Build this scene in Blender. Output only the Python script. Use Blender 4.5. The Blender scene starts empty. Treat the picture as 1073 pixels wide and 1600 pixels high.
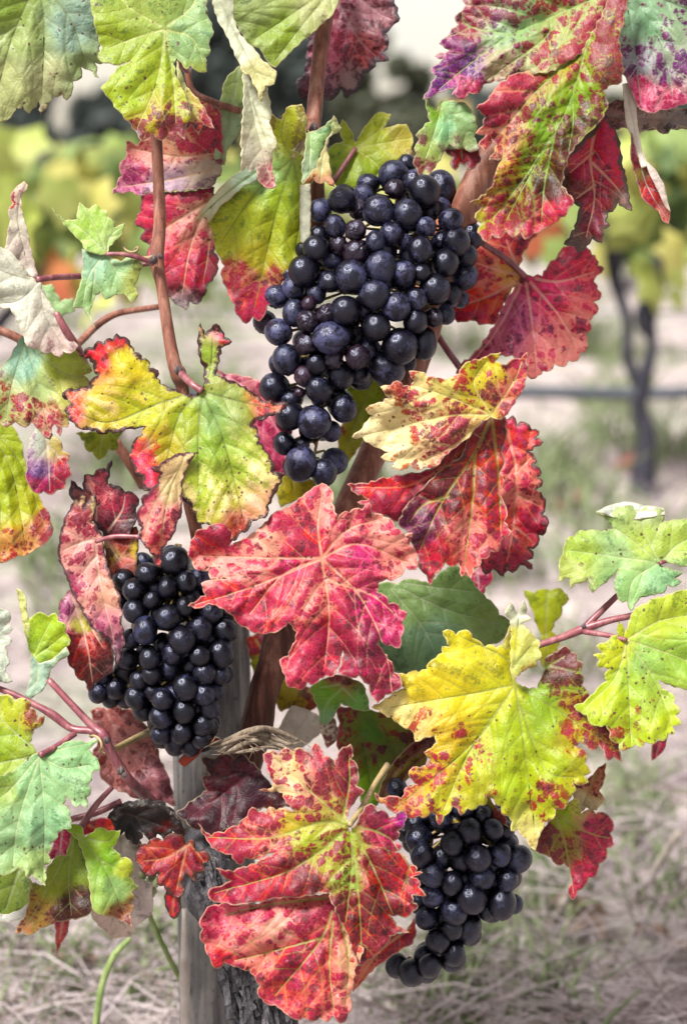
import bpy, bmesh, math, random
import numpy as np
from mathutils import Vector, Matrix, Euler
from mathutils.geometry import delaunay_2d_cdt

random.seed(7)
rng = np.random.default_rng(7)
scene = bpy.context.scene
COL = scene.collection

# ------------------------------------------------------------------ camera
F = 2610.0                       # focal length in photograph pixels (frame 1073 x 1600)
PITCH = math.radians(11.9)
CAM_H = 0.62
cam_data = bpy.data.cameras.new("camera")
cam = bpy.data.objects.new("camera", cam_data)
COL.objects.link(cam)
cam.location = (0, 0, CAM_H)
cam.rotation_euler = (math.radians(90) - PITCH, 0, 0)
cam_data.sensor_fit = 'VERTICAL'
cam_data.sensor_height = 36.0
cam_data.lens = F / 1600.0 * 36.0
cam_data.clip_start = 0.05
cam_data.clip_end = 3000
cam_data.dof.use_dof = True
cam_data.dof.focus_distance = 0.862
cam_data.dof.aperture_fstop = 5.6
cam_data.dof.aperture_blades = 9
scene.camera = cam

# ------------------------------------------------------------------ light
SUN_EL = math.radians(54)
SUN_DIR = Vector((-0.55, -0.60, 0.0)).normalized() * math.cos(SUN_EL) + Vector((0, 0, math.sin(SUN_EL)))
world = bpy.data.worlds.new("World")
scene.world = world
world.use_nodes = True
wn = world.node_tree
bgn = wn.nodes['Background']
sky = wn.nodes.new('ShaderNodeTexSky')
sky.sky_type = 'NISHITA'
sky.sun_disc = False
sky.sun_elevation = SUN_EL
sky.sun_rotation = math.atan2(SUN_DIR.x, SUN_DIR.y)
sky.air_density = 1.0
sky.dust_density = 2.0
sky.ozone_density = 1.0
# thin bright overcast: the clear sky seen through an even veil of pale cloud
veil = wn.nodes.new('ShaderNodeMix')
veil.data_type = 'RGBA'
veil.inputs[0].default_value = 0.62
wn.links.new(sky.outputs[0], veil.inputs[6])
veil.inputs[7].default_value = (4.4, 3.75, 3.05, 1)
wn.links.new(veil.outputs[2], bgn.inputs[0])
bgn.inputs[1].default_value = 0.092
sl = bpy.data.lights.new("sun", 'SUN')
sl.energy = 3.4
sl.angle = math.radians(16)
sl.color = (1.0, 0.965, 0.92)
sun = bpy.data.objects.new("sun", sl)
COL.objects.link(sun)
sun.rotation_euler = SUN_DIR.to_track_quat('Z', 'Y').to_euler()
sun.location = (0, 0, 5)

vs = scene.view_settings
vs.view_transform = 'Standard'
vs.look = 'None'
vs.gamma = 1.0
vs.use_curve_mapping = False
vs.exposure = 1.46

# ------------------------------------------------------------------ helpers
CP, SP = math.cos(PITCH), math.sin(PITCH)
def P(px, py, d):
    """photograph pixel + distance along the view axis (m) -> world point"""
    x = (px - 536.5) / F * d
    y = (800.0 - py) / F * d
    return Vector((x, d * CP + y * SP, CAM_H - d * SP + y * CP))

def Pn(px, py, d):
    x = (px - 536.5) / F * d
    y = (800.0 - py) / F * d
    return np.stack([x, d * CP + y * SP, CAM_H - d * SP + y * CP], -1)

def on_ground(px, py, z=0.0):
    v = P(px, py, 1.0) - Vector((0, 0, CAM_H))
    t = (z - CAM_H) / v.z
    return Vector((0, 0, CAM_H)) + v * t

def lin(h):
    h = h.lstrip('#')
    out = []
    for i in (0, 2, 4):
        c = int(h[i:i + 2], 16) / 255.0
        out.append(c / 12.92 if c <= 0.04045 else ((c + 0.055) / 1.055) ** 2.4)
    return np.array(out)

def tag(o, label=None, cat=None, group=None, kind=None):
    if label: o['label'] = label
    if cat: o['category'] = cat
    if group: o['group'] = group
    if kind: o['kind'] = kind
    return o

def empty(name, loc):
    o = bpy.data.objects.new(name, None)
    COL.objects.link(o)
    o.location = loc
    o.empty_display_size = 0.02
    return o

def mesh_obj(name, verts, faces, mat, parent=None, smooth=True, origin=None):
    me = bpy.data.meshes.new(name)
    org = Vector(origin) if origin is not None else Vector((0, 0, 0))
    me.from_pydata([tuple(Vector(v) - org) for v in verts], [], faces)
    me.update()
    if smooth:
        me.polygons.foreach_set('use_smooth', [True] * len(me.polygons))
    if mat: me.materials.append(mat)
    o = bpy.data.objects.new(name, me)
    COL.objects.link(o)
    place(o, org, parent)
    return o

def place(o, org, parent):
    org = Vector(org)
    if parent is not None:
        o.parent = parent
        o.location = org - WORLD_LOC[parent.name]
    else:
        o.location = org
    WORLD_LOC[o.name] = org
WORLD_LOC = {}

def spline(pts, n=8):
    """Catmull-Rom through points (any dimension)"""
    p = [np.array(q, float) for q in pts]
    if len(p) == 2:
        return [p[0] + (p[1] - p[0]) * t for t in np.linspace(0, 1, n + 1)]
    out = []
    q = [2 * p[0] - p[1]] + p + [2 * p[-1] - p[-2]]
    for i in range(1, len(q) - 2):
        for k in range(n):
            t = k / n
            a, b, c, d = q[i - 1], q[i], q[i + 1], q[i + 2]
            out.append(0.5 * (2 * b + (c - a) * t + (2 * a - 5 * b + 4 * c - d) * t * t + (3 * b - a - 3 * c + d) * t ** 3))
    out.append(p[-1])
    return out

def tube_geo(pts, radii, sides=10, rough=0.0, seed=0, caps=True):
    """pts: list of Vectors; radii: list.  returns verts, faces"""
    r_ = random.Random(seed)
    n = len(pts)
    verts, faces = [], []
    t0 = (pts[1] - pts[0]).normalized()
    up = Vector((0, 0, 1)) if abs(t0.z) < 0.9 else Vector((1, 0, 0))
    nrm = t0.cross(up).normalized()
    ph = [r_.uniform(0, 6.28) for _ in range(6)]
    for i in range(n):
        t = (pts[min(i + 1, n - 1)] - pts[max(i - 1, 0)]).normalized()
        nrm = (nrm - t * nrm.dot(t)).normalized()
        b = t.cross(nrm)
        for k in range(sides):
            a = 2 * math.pi * k / sides
            r = radii[i] * (1 + rough * (0.5 * math.sin(3 * a + ph[0] + i * 0.35) + 0.35 * math.sin(5 * a + ph[1] - i * 0.6) + r_.uniform(-.4, .4)))
            verts.append(pts[i] + (nrm * math.cos(a) + b * math.sin(a)) * r)
    for i in range(n - 1):
        for k in range(sides):
            k2 = (k + 1) % sides
            faces.append((i * sides + k, i * sides + k2, (i + 1) * sides + k2, (i + 1) * sides + k))
    if caps:
        faces.append(tuple(reversed(range(sides))))
        faces.append(tuple(range((n - 1) * sides, n * sides)))
    return verts, faces

def tube(name, pxpts, mat, parent=None, sides=10, rough=0.0, seed=0, sub=6):
    """pxpts: (px, py, depth_m, radius_px)"""
    s = spline(pxpts, sub)
    pts = [P(q[0], q[1], q[2]) for q in s]
    rad = [q[3] / F * q[2] for q in s]
    v, f = tube_geo(pts, rad, sides, rough, seed)
    return mesh_obj(name, v, f, mat, parent, origin=pts[0])

# ---- node helpers
class NT:
    def __init__(s, name):
        s.m = bpy.data.materials.new(name)
        s.m.use_nodes = True
        s.t = s.m.node_tree
        s.b = s.t.nodes['Principled BSDF']
        s.out = s.t.nodes['Material Output']
    def n(s, typ, **kw):
        nd = s.t.nodes.new(typ)
        for k, v in kw.items():
            setattr(nd, k, v)
        return nd
    def set(s, sock, v):
        if isinstance(v, bpy.types.NodeSocket): s.t.links.new(v, sock)
        elif v is not None: sock.default_value = v
    def math(s, op, a, b=None, c=None, clamp=False):
        nd = s.n('ShaderNodeMath', operation=op, use_clamp=clamp)
        s.set(nd.inputs[0], a)
        if b is not None: s.set(nd.inputs[1], b)
        if c is not None: s.set(nd.inputs[2], c)
        return nd.outputs[0]
    def smooth(s, x, lo, hi, a=0.0, b=1.0):
        nd = s.n('ShaderNodeMapRange', interpolation_type='SMOOTHSTEP')
        s.set(nd.inputs['Value'], x); s.set(nd.inputs['From Min'], lo); s.set(nd.inputs['From Max'], hi)
        s.set(nd.inputs['To Min'], a); s.set(nd.inputs['To Max'], b)
        return nd.outputs[0]
    def mix(s, fac, a, b, mode='MIX'):
        nd = s.n('ShaderNodeMix', data_type='RGBA', blend_type=mode)
        s.set(nd.inputs[0], fac); s.set(nd.inputs[6], a); s.set(nd.inputs[7], b)
        return nd.outputs[2]
    def attr(s, name):
        return s.n('ShaderNodeAttribute', attribute_name=name)
    def noise(s, vec, scale, detail=3, rough=0.55, dist=0.0):
        nd = s.n('ShaderNodeTexNoise')
        s.set(nd.inputs['Vector'], vec); nd.inputs['Scale'].default_value = scale
        nd.inputs['Detail'].default_value = detail; nd.inputs['Roughness'].default_value = rough
        nd.inputs['Distortion'].default_value = dist
        return nd
    def voro(s, vec, scale, feature='F1', rnd=1.0):
        nd = s.n('ShaderNodeTexVoronoi', feature=feature)
        s.set(nd.inputs['Vector'], vec); nd.inputs['Scale'].default_value = scale
        nd.inputs['Randomness'].default_value = rnd
        return nd
    def ramp(s, fac, stops):
        nd = s.n('ShaderNodeValToRGB')
        s.set(nd.inputs[0], fac)
        el = nd.color_ramp.elements
        while len(el) < len(stops): el.new(0.5)
        for e, (p, c) in zip(el, stops):
            e.position = p; e.color = tuple(c) + (1,)
        return nd.outputs[0]
    def bump(s, h, strength=0.5, dist=0.001, normal=None):
        nd = s.n('ShaderNodeBump')
        s.set(nd.inputs['Height'], h)
        nd.inputs['Strength'].default_value = strength; nd.inputs['Distance'].default_value = dist
        if normal is not None: s.set(nd.inputs['Normal'], normal)
        return nd.outputs[0]
    def obj(s):
        return s.n('ShaderNodeTexCoord').outputs['Object']

def c4(h, k=1.0):
    v = lin(h) * k
    return (float(v[0]), float(v[1]), float(v[2]), 1.0)

# ---- vectorised value noise
_T = rng.random((64, 64))
def vnoise(x, y, seed=0):
    x = np.asarray(x, float) + seed * 13.37; y = np.asarray(y, float) + seed * 7.91
    xi = np.floor(x).astype(int); yi = np.floor(y).astype(int)
    fx = x - xi; fy = y - yi
    fx = fx * fx * (3 - 2 * fx); fy = fy * fy * (3 - 2 * fy)
    a = _T[xi % 64, yi % 64]; b = _T[(xi + 1) % 64, yi % 64]
    c = _T[xi % 64, (yi + 1) % 64]; d = _T[(xi + 1) % 64, (yi + 1) % 64]
    return ((a * (1 - fx) + b * fx) * (1 - fy) + (c * (1 - fx) + d * fx) * fy) * 2 - 1
def fbm(x, y, seed=0):
    return vnoise(x, y, seed) * .6 + vnoise(x * 2.1, y * 2.1, seed + 3) * .28 + vnoise(x * 4.3, y * 4.3, seed + 5) * .12
# ------------------------------------------------------------------ materials
ALB = 0.62            # photograph colours are exposed up; real albedo is lower

def leaf_material():
    m = NT('vine_leaf')
    uv = m.attr('leafpos').outputs['Vector']
    A = m.attr('colA').outputs['Color']; B = m.attr('colB').outputs['Color']
    V = m.attr('colV').outputs['Color']; BU = m.attr('colE').outputs['Color']
    amt = m.attr('amt').outputs['Fac']; dm = m.attr('dm').outputs['Fac']
    vm = m.attr('vm').outputs['Fac']; vs_ = m.attr('vs').outputs['Fac']
    de = m.attr('de').outputs['Fac']; bw = m.attr('bw').outputs['Fac']; spot = m.attr('spot').outputs['Fac']
    n1 = m.noise(uv, 5.5, 5, 0.62, 0.4).outputs['Fac']
    n2 = m.noise(uv, 19, 3, 0.6, 0.3).outputs['Fac']
    n3 = m.noise(uv, 60, 3, 0.6).outputs['Fac']
    wz = m.n('ShaderNodeVectorMath', operation='MULTIPLY_ADD'); m.set(wz.inputs[0], m.noise(uv, 14, 2).outputs['Color']); wz.inputs[1].default_value = (.07, .07, 0); m.set(wz.inputs[2], uv)
    uvw = wz.outputs[0]
    vc = m.voro(uvw, 11.0)
    cellr = m.n('ShaderNodeSeparateColor'); m.set(cellr.inputs[0], vc.outputs['Color'])
    ve = m.voro(uvw, 11.0, 'DISTANCE_TO_EDGE').outputs['Distance']
    ve2 = m.voro(uvw, 27.0, 'DISTANCE_TO_EDGE').outputs['Distance']
    # blotch field
    n4 = m.noise(uv, 42, 2, 0.6).outputs['Fac']
    f = m.math('ADD', m.math('MULTIPLY', n1, 0.36), m.math('MULTIPLY', n2, 0.38))
    f = m.math('ADD', f, m.math('MULTIPLY', n4, 0.18))
    f = m.math('ADD', f, m.math('MULTIPLY', cellr.outputs[0], 0.08))
    # islands of pigment between the finest veins
    vi = m.voro(uvw, 6.5); vir = m.n('ShaderNodeSeparateColor'); m.set(vir.inputs[0], vi.outputs['Color'])
    vie = m.voro(uvw, 6.5, 'DISTANCE_TO_EDGE').outputs['Distance']
    sb = m.n('ShaderNodeSeparateColor'); m.set(sb.inputs[0], B)
    rn = m.smooth(m.math('DIVIDE', sb.outputs[0], m.math('ADD', sb.outputs[1], 0.004)), 1.5, 3.2)
    isl = m.math('ADD', m.math('MULTIPLY_ADD', vir.outputs[0], 0.20, -0.035), m.smooth(vie, 0.0, 0.22, -0.07, 0.03))
    f = m.math('ADD', f, m.math('MULTIPLY', isl, rn))
    away = m.smooth(dm, 0.0, 18.0, -0.13, 0.06)
    f = m.math('ADD', f, away)
    thr = m.math('MULTIPLY_ADD', amt, -0.60, 0.80)
    mask = m.smooth(m.math('SUBTRACT', f, thr), -0.055, 0.07)
    dk = m.math('MULTIPLY', m.smooth(m.math('ADD', vir.outputs[1], m.math('MULTIPLY_ADD', n4, 0.9, -0.45)), 0.45, 0.85), m.math('MULTIPLY', rn, m.smooth(vie, 0.0, 0.2)))
    dkB = m.n('ShaderNodeMix', data_type='RGBA', blend_type='MULTIPLY'); m.set(dkB.inputs[0], dk); m.set(dkB.inputs[6], B); dkB.inputs[7].default_value = (.42, .34, .50, 1)
    col = m.mix(mask, A, dkB.outputs[2])
    n5 = m.noise(uv, 30, 3, 0.65).outputs['Fac']
    col = m.mix(m.math('MULTIPLY', m.smooth(n5, 0.55, 0.68), m.smooth(amt, 0.45, 0.6, 0.0, 0.6)), col, A)
    # cell mosaic, tonal variety
    val = m.math('ADD', m.math('MULTIPLY_ADD', cellr.outputs[1], 0.16, 0.75), m.math('MULTIPLY', n3, 0.34))
    val = m.math('ADD', val, m.math('MULTIPLY_ADD', n1, 0.5, -0.25))
    hsv = m.n('ShaderNodeHueSaturation'); m.set(hsv.inputs['Color'], col); m.set(hsv.inputs['Value'], val); hsv.inputs['Saturation'].default_value = 1.17
    m.set(hsv.inputs['Hue'], m.math('MULTIPLY_ADD', n2, 0.05, 0.475))
    col = hsv.outputs[0]
    # fine vein network
    net = m.math('MAXIMUM', m.smooth(ve, 0.0, 0.10, 0.20, 0.0), m.smooth(ve2, 0.0, 0.12, 0.12, 0.0))
    col = m.mix(net, col, m.mix(0.45, A, V))
    col = m.mix(m.smooth(vs_, 0.2, 1.1, 0.42, 0.0), col, V)
    col = m.mix(m.smooth(vm, 0.3, 1.15, 0.66, 0.0), col, V)
    # pale thin margin then burnt edge
    col = m.mix(m.smooth(de, 0.5, 2.5, 0.35, 0.0), col, (0.60, 0.50, 0.32, 1))
    nk = m.math('MINIMUM', m.math('MULTIPLY', bw, 0.1), 1.0)
    en = m.math('ADD', de, m.math('MULTIPLY', nk, m.math('MULTIPLY_ADD', n2, -16.0, 8.0)))
    en = m.math('ADD', en, m.math('MULTIPLY', nk, m.math('MULTIPLY_ADD', n1, -36.0, 18.0)))
    eb = m.math('DIVIDE', en, m.math('MAXIMUM', bw, 0.01))
    eb = m.math('MULTIPLY', m.smooth(eb, 0.35, 1.0, 1.0, 0.0), m.smooth(bw, 2.0, 5.0))
    col = m.mix(eb, col, m.mix(n3, BU, m.mix(0.5, BU, (0.02, 0.012, 0.01, 1))))
    # tiny necrotic specks
    sp = m.voro(uvw, 13.0)
    spc = m.n('ShaderNodeSeparateColor'); m.set(spc.inputs[0], sp.outputs['Color'])
    rad = m.math('MULTIPLY_ADD', spc.outputs[1], 0.26, 0.08)
    s1 = m.smooth(m.math('SUBTRACT', sp.outputs['Distance'], rad), -0.05, 0.03, 1.0, 0.0)
    s2 = m.math('GREATER_THAN', m.math('MULTIPLY', spot, m.smooth(n1, 0.42, 0.6, 0.15, 3.0)), spc.outputs[2])
    col = m.mix(m.math('MULTIPLY', m.math('MULTIPLY', s1, s2), 0.85), col, (0.07, 0.016, 0.022, 1))
    m.set(m.b.inputs['Base Color'], col)
    m.set(m.b.inputs['Roughness'], m.math('MULTIPLY_ADD', n2, 0.3, 0.34))
    m.b.inputs['Specular IOR Level'].default_value = 0.42
    h = m.math('ADD', m.smooth(ve, 0.0, 0.3, -0.18, 0.2), m.smooth(ve2, 0.0, 0.3, -0.12, 0.15))
    h = m.math('ADD', h, m.math('MULTIPLY', n2, 0.35))
    h = m.math('ADD', h, m.smooth(vs_, 0.0, 2.2, -0.7, 0.0))
    h = m.math('ADD', h, m.smooth(vm, 0.0, 1.8, -0.9, 0.0))
    nb = m.bump(h, 0.36, 0.0006)
    m.set(m.b.inputs['Normal'], nb)
    tr = m.n('ShaderNodeBsdfTranslucent')
    m.set(tr.inputs['Color'], m.mix(0.25, col, (1, 1, 0.6, 1), 'OVERLAY'))
    m.set(tr.inputs['Normal'], nb)
    mx = m.n('ShaderNodeMixShader'); mx.inputs[0].default_value = 0.28
    m.t.links.new(m.b.outputs[0], mx.inputs[1]); m.t.links.new(tr.outputs[0], mx.inputs[2])
    m.t.links.new(mx.outputs[0], m.out.inputs['Surface'])
    return m.m
M_LEAF = leaf_material()

def bark_material(name, c1, c2, c3, scale=(60, 60, 8), rough=0.75, bump=0.8, bd=0.001, spec=0.3):
    m = NT(name)
    o = m.obj()
    mp = m.n('ShaderNodeMapping'); m.set(mp.inputs[0], o); mp.inputs['Scale'].default_value = scale
    n1 = m.noise(mp.outputs[0], 3.0, 6, 0.65, 0.3).outputs['Fac']
    n2 = m.noise(o, 320, 3, 0.6).outputs['Fac']
    n3 = m.noise(o, 45, 4, 0.6).outputs['Fac']
    col = m.ramp(n1, [(0.28, lin(c1) * ALB), (0.5, lin(c2) * ALB), (0.72, lin(c3) * ALB)])
    col = m.mix(m.smooth(n2, 0.62, 0.70, 0, 0.6), col, c4(c1, 0.35))
    hs = m.n('ShaderNodeHueSaturation'); m.set(hs.inputs['Color'], col)
    m.set(hs.inputs['Value'], m.math('MULTIPLY_ADD', n3, 0.9, 0.55))
    m.set(m.b.inputs['Base Color'], hs.outputs[0])
    m.b.inputs['Roughness'].default_value = rough
    m.b.inputs['Specular IOR Level'].default_value = spec
    m.set(m.b.inputs['Normal'], m.bump(m.math('ADD', n1, m.math('MULTIPLY', n2, 0.25)), bump, bd))
    return m.m
M_CANE = bark_material('cane_bark', '54302a', '905a48', 'b68874', (90, 90, 9), 0.55, 0.6, 0.0006)
M_OLDCANE = bark_material('old_cane_bark', '2c1712', '5c3328', '8a6050', (70, 70, 7), 0.7, 0.9, 0.0012)
M_PET = bark_material('petiole_skin', '5e2a34', '94505a', 'bb8480', (60, 60, 10), 0.4, 0.2, 0.0003, 0.5)
M_PETG = bark_material('green_petiole_skin', '7d7a3c', 'b39a6a', 'd0b48c', (60, 60, 10), 0.4, 0.2, 0.0003, 0.5)
M_POST = bark_material('weathered_wood', '3c3c40', '7c7a7a', 'aaa49e', (55, 55, 3.0), 0.85, 1.0, 0.002)
M_TRUNK = bark_material('flaky_bark', '161518', '5a585e', 'a09ca0', (45, 45, 16), 0.9, 1.0, 0.006)
M_TWINE = bark_material('twine_fibre', '4a3e34', '8a7a68', 'b8aa98', (120, 120, 30), 0.9, 0.9, 0.001)
M_BGTRUNK = bark_material('dark_vine_bark', '1c1a22', '36343f', '5c5a68', (25, 25, 6), 0.9, 0.8, 0.004)

def berry_material(name, dark, bloom, blo=0.5, red=None):
    m = NT(name)
    o = m.obj()
    oi = m.n('ShaderNodeObjectInfo')
    sh = m.n('ShaderNodeVectorMath', operation='ADD'); m.set(sh.inputs[0], o)
    cm = m.n('ShaderNodeCombineXYZ'); m.set(cm.inputs[0], m.math('MULTIPLY', oi.outputs['Random'], 37.0)); m.set(cm.inputs[1], m.math('MULTIPLY', oi.outputs['Random'], 91.0))
    m.set(sh.inputs[1], cm.outputs[0])
    v = sh.outputs[0]
    n1 = m.noise(v, 1.3, 5, 0.62, 0.5).outputs['Fac']
    n2 = m.noise(v, 6.0, 4, 0.65).outputs['Fac']
    n3 = m.noise(v, 22.0, 2, 0.6).outputs['Fac']
    f = m.math('ADD', m.math('MULTIPLY', n1, 0.65), m.math('MULTIPLY', n2, 0.35))
    f = m.math('ADD', f, m.math('MULTIPLY_ADD', oi.outputs['Random'], 0.16, -0.08))
    bl = m.smooth(f, 0.60 - blo * 0.25, 0.78 - blo * 0.25)
    bl = m.math('MULTIPLY', bl, m.math('MULTIPLY_ADD', n3, 0.5, 0.6))
    col = m.mix(bl, c4(dark), c4(bloom))
    if red: col = m.mix(m.smooth(n2, 0.42, 0.66, 0.15, 0.8), col, c4(red))
    sp = m.smooth(n3, 0.68, 0.74, 0, 0.5)
    col = m.mix(sp, col, c4('6a4a58', 0.6))
    m.set(m.b.inputs['Base Color'], col)
    m.set(m.b.inputs['Roughness'], m.math('MULTIPLY_ADD', bl, 0.26, 0.25))
    m.b.inputs['Specular IOR Level'].default_value = 0.5
    m.b.inputs['Specular Tint'].default_value = (0.74, 0.78, 1.0, 1)
    m.set(m.b.inputs['Normal'], m.bump(m.math('ADD', n2, m.math('MULTIPLY', n3, 0.3)), 0.16, 0.05))
    return m.m
M_BERRY = berry_material('dark_grape_skin', '08070f', '2e304a', 0.36)
M_BERRYB = berry_material('bloomed_grape_skin', '0a0812', '3f4060', 0.46)
M_BERRYS = berry_material('shrivelled_grape_skin', '100a11', '433d4c', 0.45, '241420')
M_BERRYR = berry_material('reddish_grape_skin', '140a12', '4a3c4a', 0.45, '2c1220')
M_BERRYK = berry_material('shaded_black_grape_skin', '050509', '262a48', 0.36)  # blacker grape skin: the lower bunches' shade is put into its colour

def simple_mat(name, h1, h2, scale=8, rough=0.8, k=ALB, bump=0.5, bd=0.002, transl=0.0):
    m = NT(name)
    o = m.obj()
    n = m.noise(o, scale, 5, 0.6, 0.2).outputs['Fac']
    col = m.ramp(n, [(0.3, lin(h1) * k), (0.7, lin(h2) * k)])
    oi = m.n('ShaderNodeObjectInfo')
    hs = m.n('ShaderNodeHueSaturation'); m.set(hs.inputs['Color'], col)
    m.set(hs.inputs['Value'], m.math('MULTIPLY_ADD', oi.outputs['Random'], 0.5, 0.75))
    col = hs.outputs[0]
    m.set(m.b.inputs['Base Color'], col)
    m.b.inputs['Roughness'].default_value = rough
    m.set(m.b.inputs['Normal'], m.bump(n, bump, bd))
    if transl:
        tr = m.n('ShaderNodeBsdfTranslucent'); m.set(tr.inputs['Color'], col)
        mx = m.n('ShaderNodeMixShader'); mx.inputs[0].default_value = transl
        m.t.links.new(m.b.outputs[0], mx.inputs[1]); m.t.links.new(tr.outputs[0], mx.inputs[2])
        m.t.links.new(mx.outputs[0], m.out.inputs['Surface'])
    return m.m
# ------------------------------------------------------------------ ground and background
def ground():
    m = NT('vineyard_soil')
    o = m.obj()
    n1 = m.noise(o, 2.2, 5, 0.6, 0.4).outputs['Fac']
    n2 = m.noise(o, 9, 5, 0.65, 0.3).outputs['Fac']
    n3 = m.noise(o, 60, 4, 0.65).outputs['Fac']
    n4 = m.noise(o, 260, 3, 0.6).outputs['Fac']
    col = m.ramp(n2, [(0.28, lin('70626a') * .6), (0.42, lin('aa9c9e') * .62), (0.56, lin('cabdba') * .64), (0.74, lin('e2d6cc') * .66)])
    col = m.mix(m.smooth(n1, 0.48, 0.64, 0, .6), col, c4('98a888', .58))
    col = m.mix(m.smooth(n3, 0.56, 0.68, 0, .6), col, c4('5a4a4a', .45))
    col = m.mix(m.smooth(n4, 0.58, 0.70, 0, .55), col, c4('e4d8c4', .62))
    m.set(m.b.inputs['Base Color'], col)
    m.b.inputs['Roughness'].default_value = .95
    m.b.inputs['Specular IOR Level'].default_value = .15
    m.set(m.b.inputs['Normal'], m.bump(m.math('ADD', n2, m.math('MULTIPLY', n3, .5)), 1.0, .012))
    v, f = [], []
    xs = np.concatenate([[-900, -200, -40, -10, -4], np.arange(-2, 2.01, .08), [4, 10, 40, 200, 900]])
    ys = np.concatenate([[-300, -30, -4], np.arange(-.5, 6, .08), [8, 12, 20, 60, 250, 1800]])
    for y in ys:
        for x in xs:
            near = 1.0 if abs(x) <= 2.05 and -.55 < y < 6 else 0
            v.append((x, y, near * (.018 * float(fbm(x * 4, y * 4, 2)) + .006 * float(vnoise(x * 14, y * 14, 4)))))
    nx = len(xs)
    for j in range(len(ys) - 1):
        for i in range(nx - 1):
            f.append((j * nx + i, j * nx + i + 1, (j + 1) * nx + i + 1, (j + 1) * nx + i))
    o_ = mesh_obj('ground', v, f, m.m)
    tag(o_, 'dry pale vineyard soil with straw and weeds', 'ground', kind='structure')
ground()

def scatter_blades(name, label, cat, mat, n, gen, seed):
    r = random.Random(seed)
    v, f = [], []
    for _ in range(n):
        pts, w = gen(r)
        a, b = tube_geo(pts, [w, w * .8, w * .25], 3, 0, 0, caps=False)
        off = len(v); v += a; f += [tuple(q + off for q in t) for t in b]
    o = mesh_obj(name, v, f, mat, smooth=True)
    tag(o, label, cat, kind='stuff')
def straw(r):
    y = 1.05 + 2.6 * r.random() ** 1.6; x = r.uniform(-.30, .30) * y
    a = r.uniform(0, 6.28); L = r.uniform(.03, .14)
    p = Vector((x, y, .02 + r.random() * .012)); d = Vector((math.cos(a), math.sin(a), r.uniform(-.05, .18))) * L
    return [p, p + d * .5 + Vector((0, 0, r.uniform(0, .012))), p + d], r.uniform(.0003, .0011)
M_STRAW = simple_mat('straw', 'a09294', 'd8cccc', 20, .8, .62)
scatter_blades('straw_litter', 'pale dry straw littering the ground', 'straw', M_STRAW, 4200, straw, 1)
def dark_litter(r):
    p, w = straw(r); return p, w * 1.2
scatter_blades('twig_litter', 'dark dead twigs and leaf crumbs on the ground', 'litter', simple_mat('dead_twig', '6a5a5a', '94847e', 20, .9), 1800, dark_litter, 2)
tufts = [(980,1290,30),(1000,1250,26),(820,1440,26),(870,1400,20),(700,1580,24),(640,1570,20),(760,1500,14),(100,1580,18),(40,1530,10),(230,1540,22),(270,1490,20),(860,800,20),(950,700,26),(960,640,14),(940,900,18),(700,470,12),(120,1000,10),(990,860,18),(880,1060,14),(500,480,10),(330,520,12),(1040,1420,12),(860,1590,10),(90,900,10),(910,1180,10)] + [(870,520,1),(700,545,1),(330,620,1),(150,600,1),(560,810,1),(930,560,1),(860,760,1),(1040,720,1),(60,640,1),(200,760,1),(880,470,1),(350,480,1),(640,470,1),(100,520,1),(770,900,1)] * 2
def tuft(r):
    px, py, s = tufts[r.randrange(len(tufts))]
    g = on_ground(px, py)
    k = 1 + max(0, g.y - 1.6) * 1.1
    p = g + Vector((r.gauss(0, .018 * k), r.gauss(0, .03 * k), .0))
    L = r.uniform(.02, .07) * min(k, 2.2); a = r.uniform(0, 6.28); t = r.uniform(.1, .7)
    d = Vector((math.cos(a) * t, math.sin(a) * t, 1)).normalized() * L
    return [p, p + d * .6, p + d + Vector((math.cos(a), math.sin(a), -.4)) * L * .25], r.uniform(.0012, .003) * min(k, 2)
scatter_blades('grass_tufts', 'green weeds and grass sprouting from the soil', 'grass', simple_mat('grass_blade', '88a468', 'c4ce9c', 12, .6, .55, transl=.25), 2300, tuft, 3)

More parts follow.
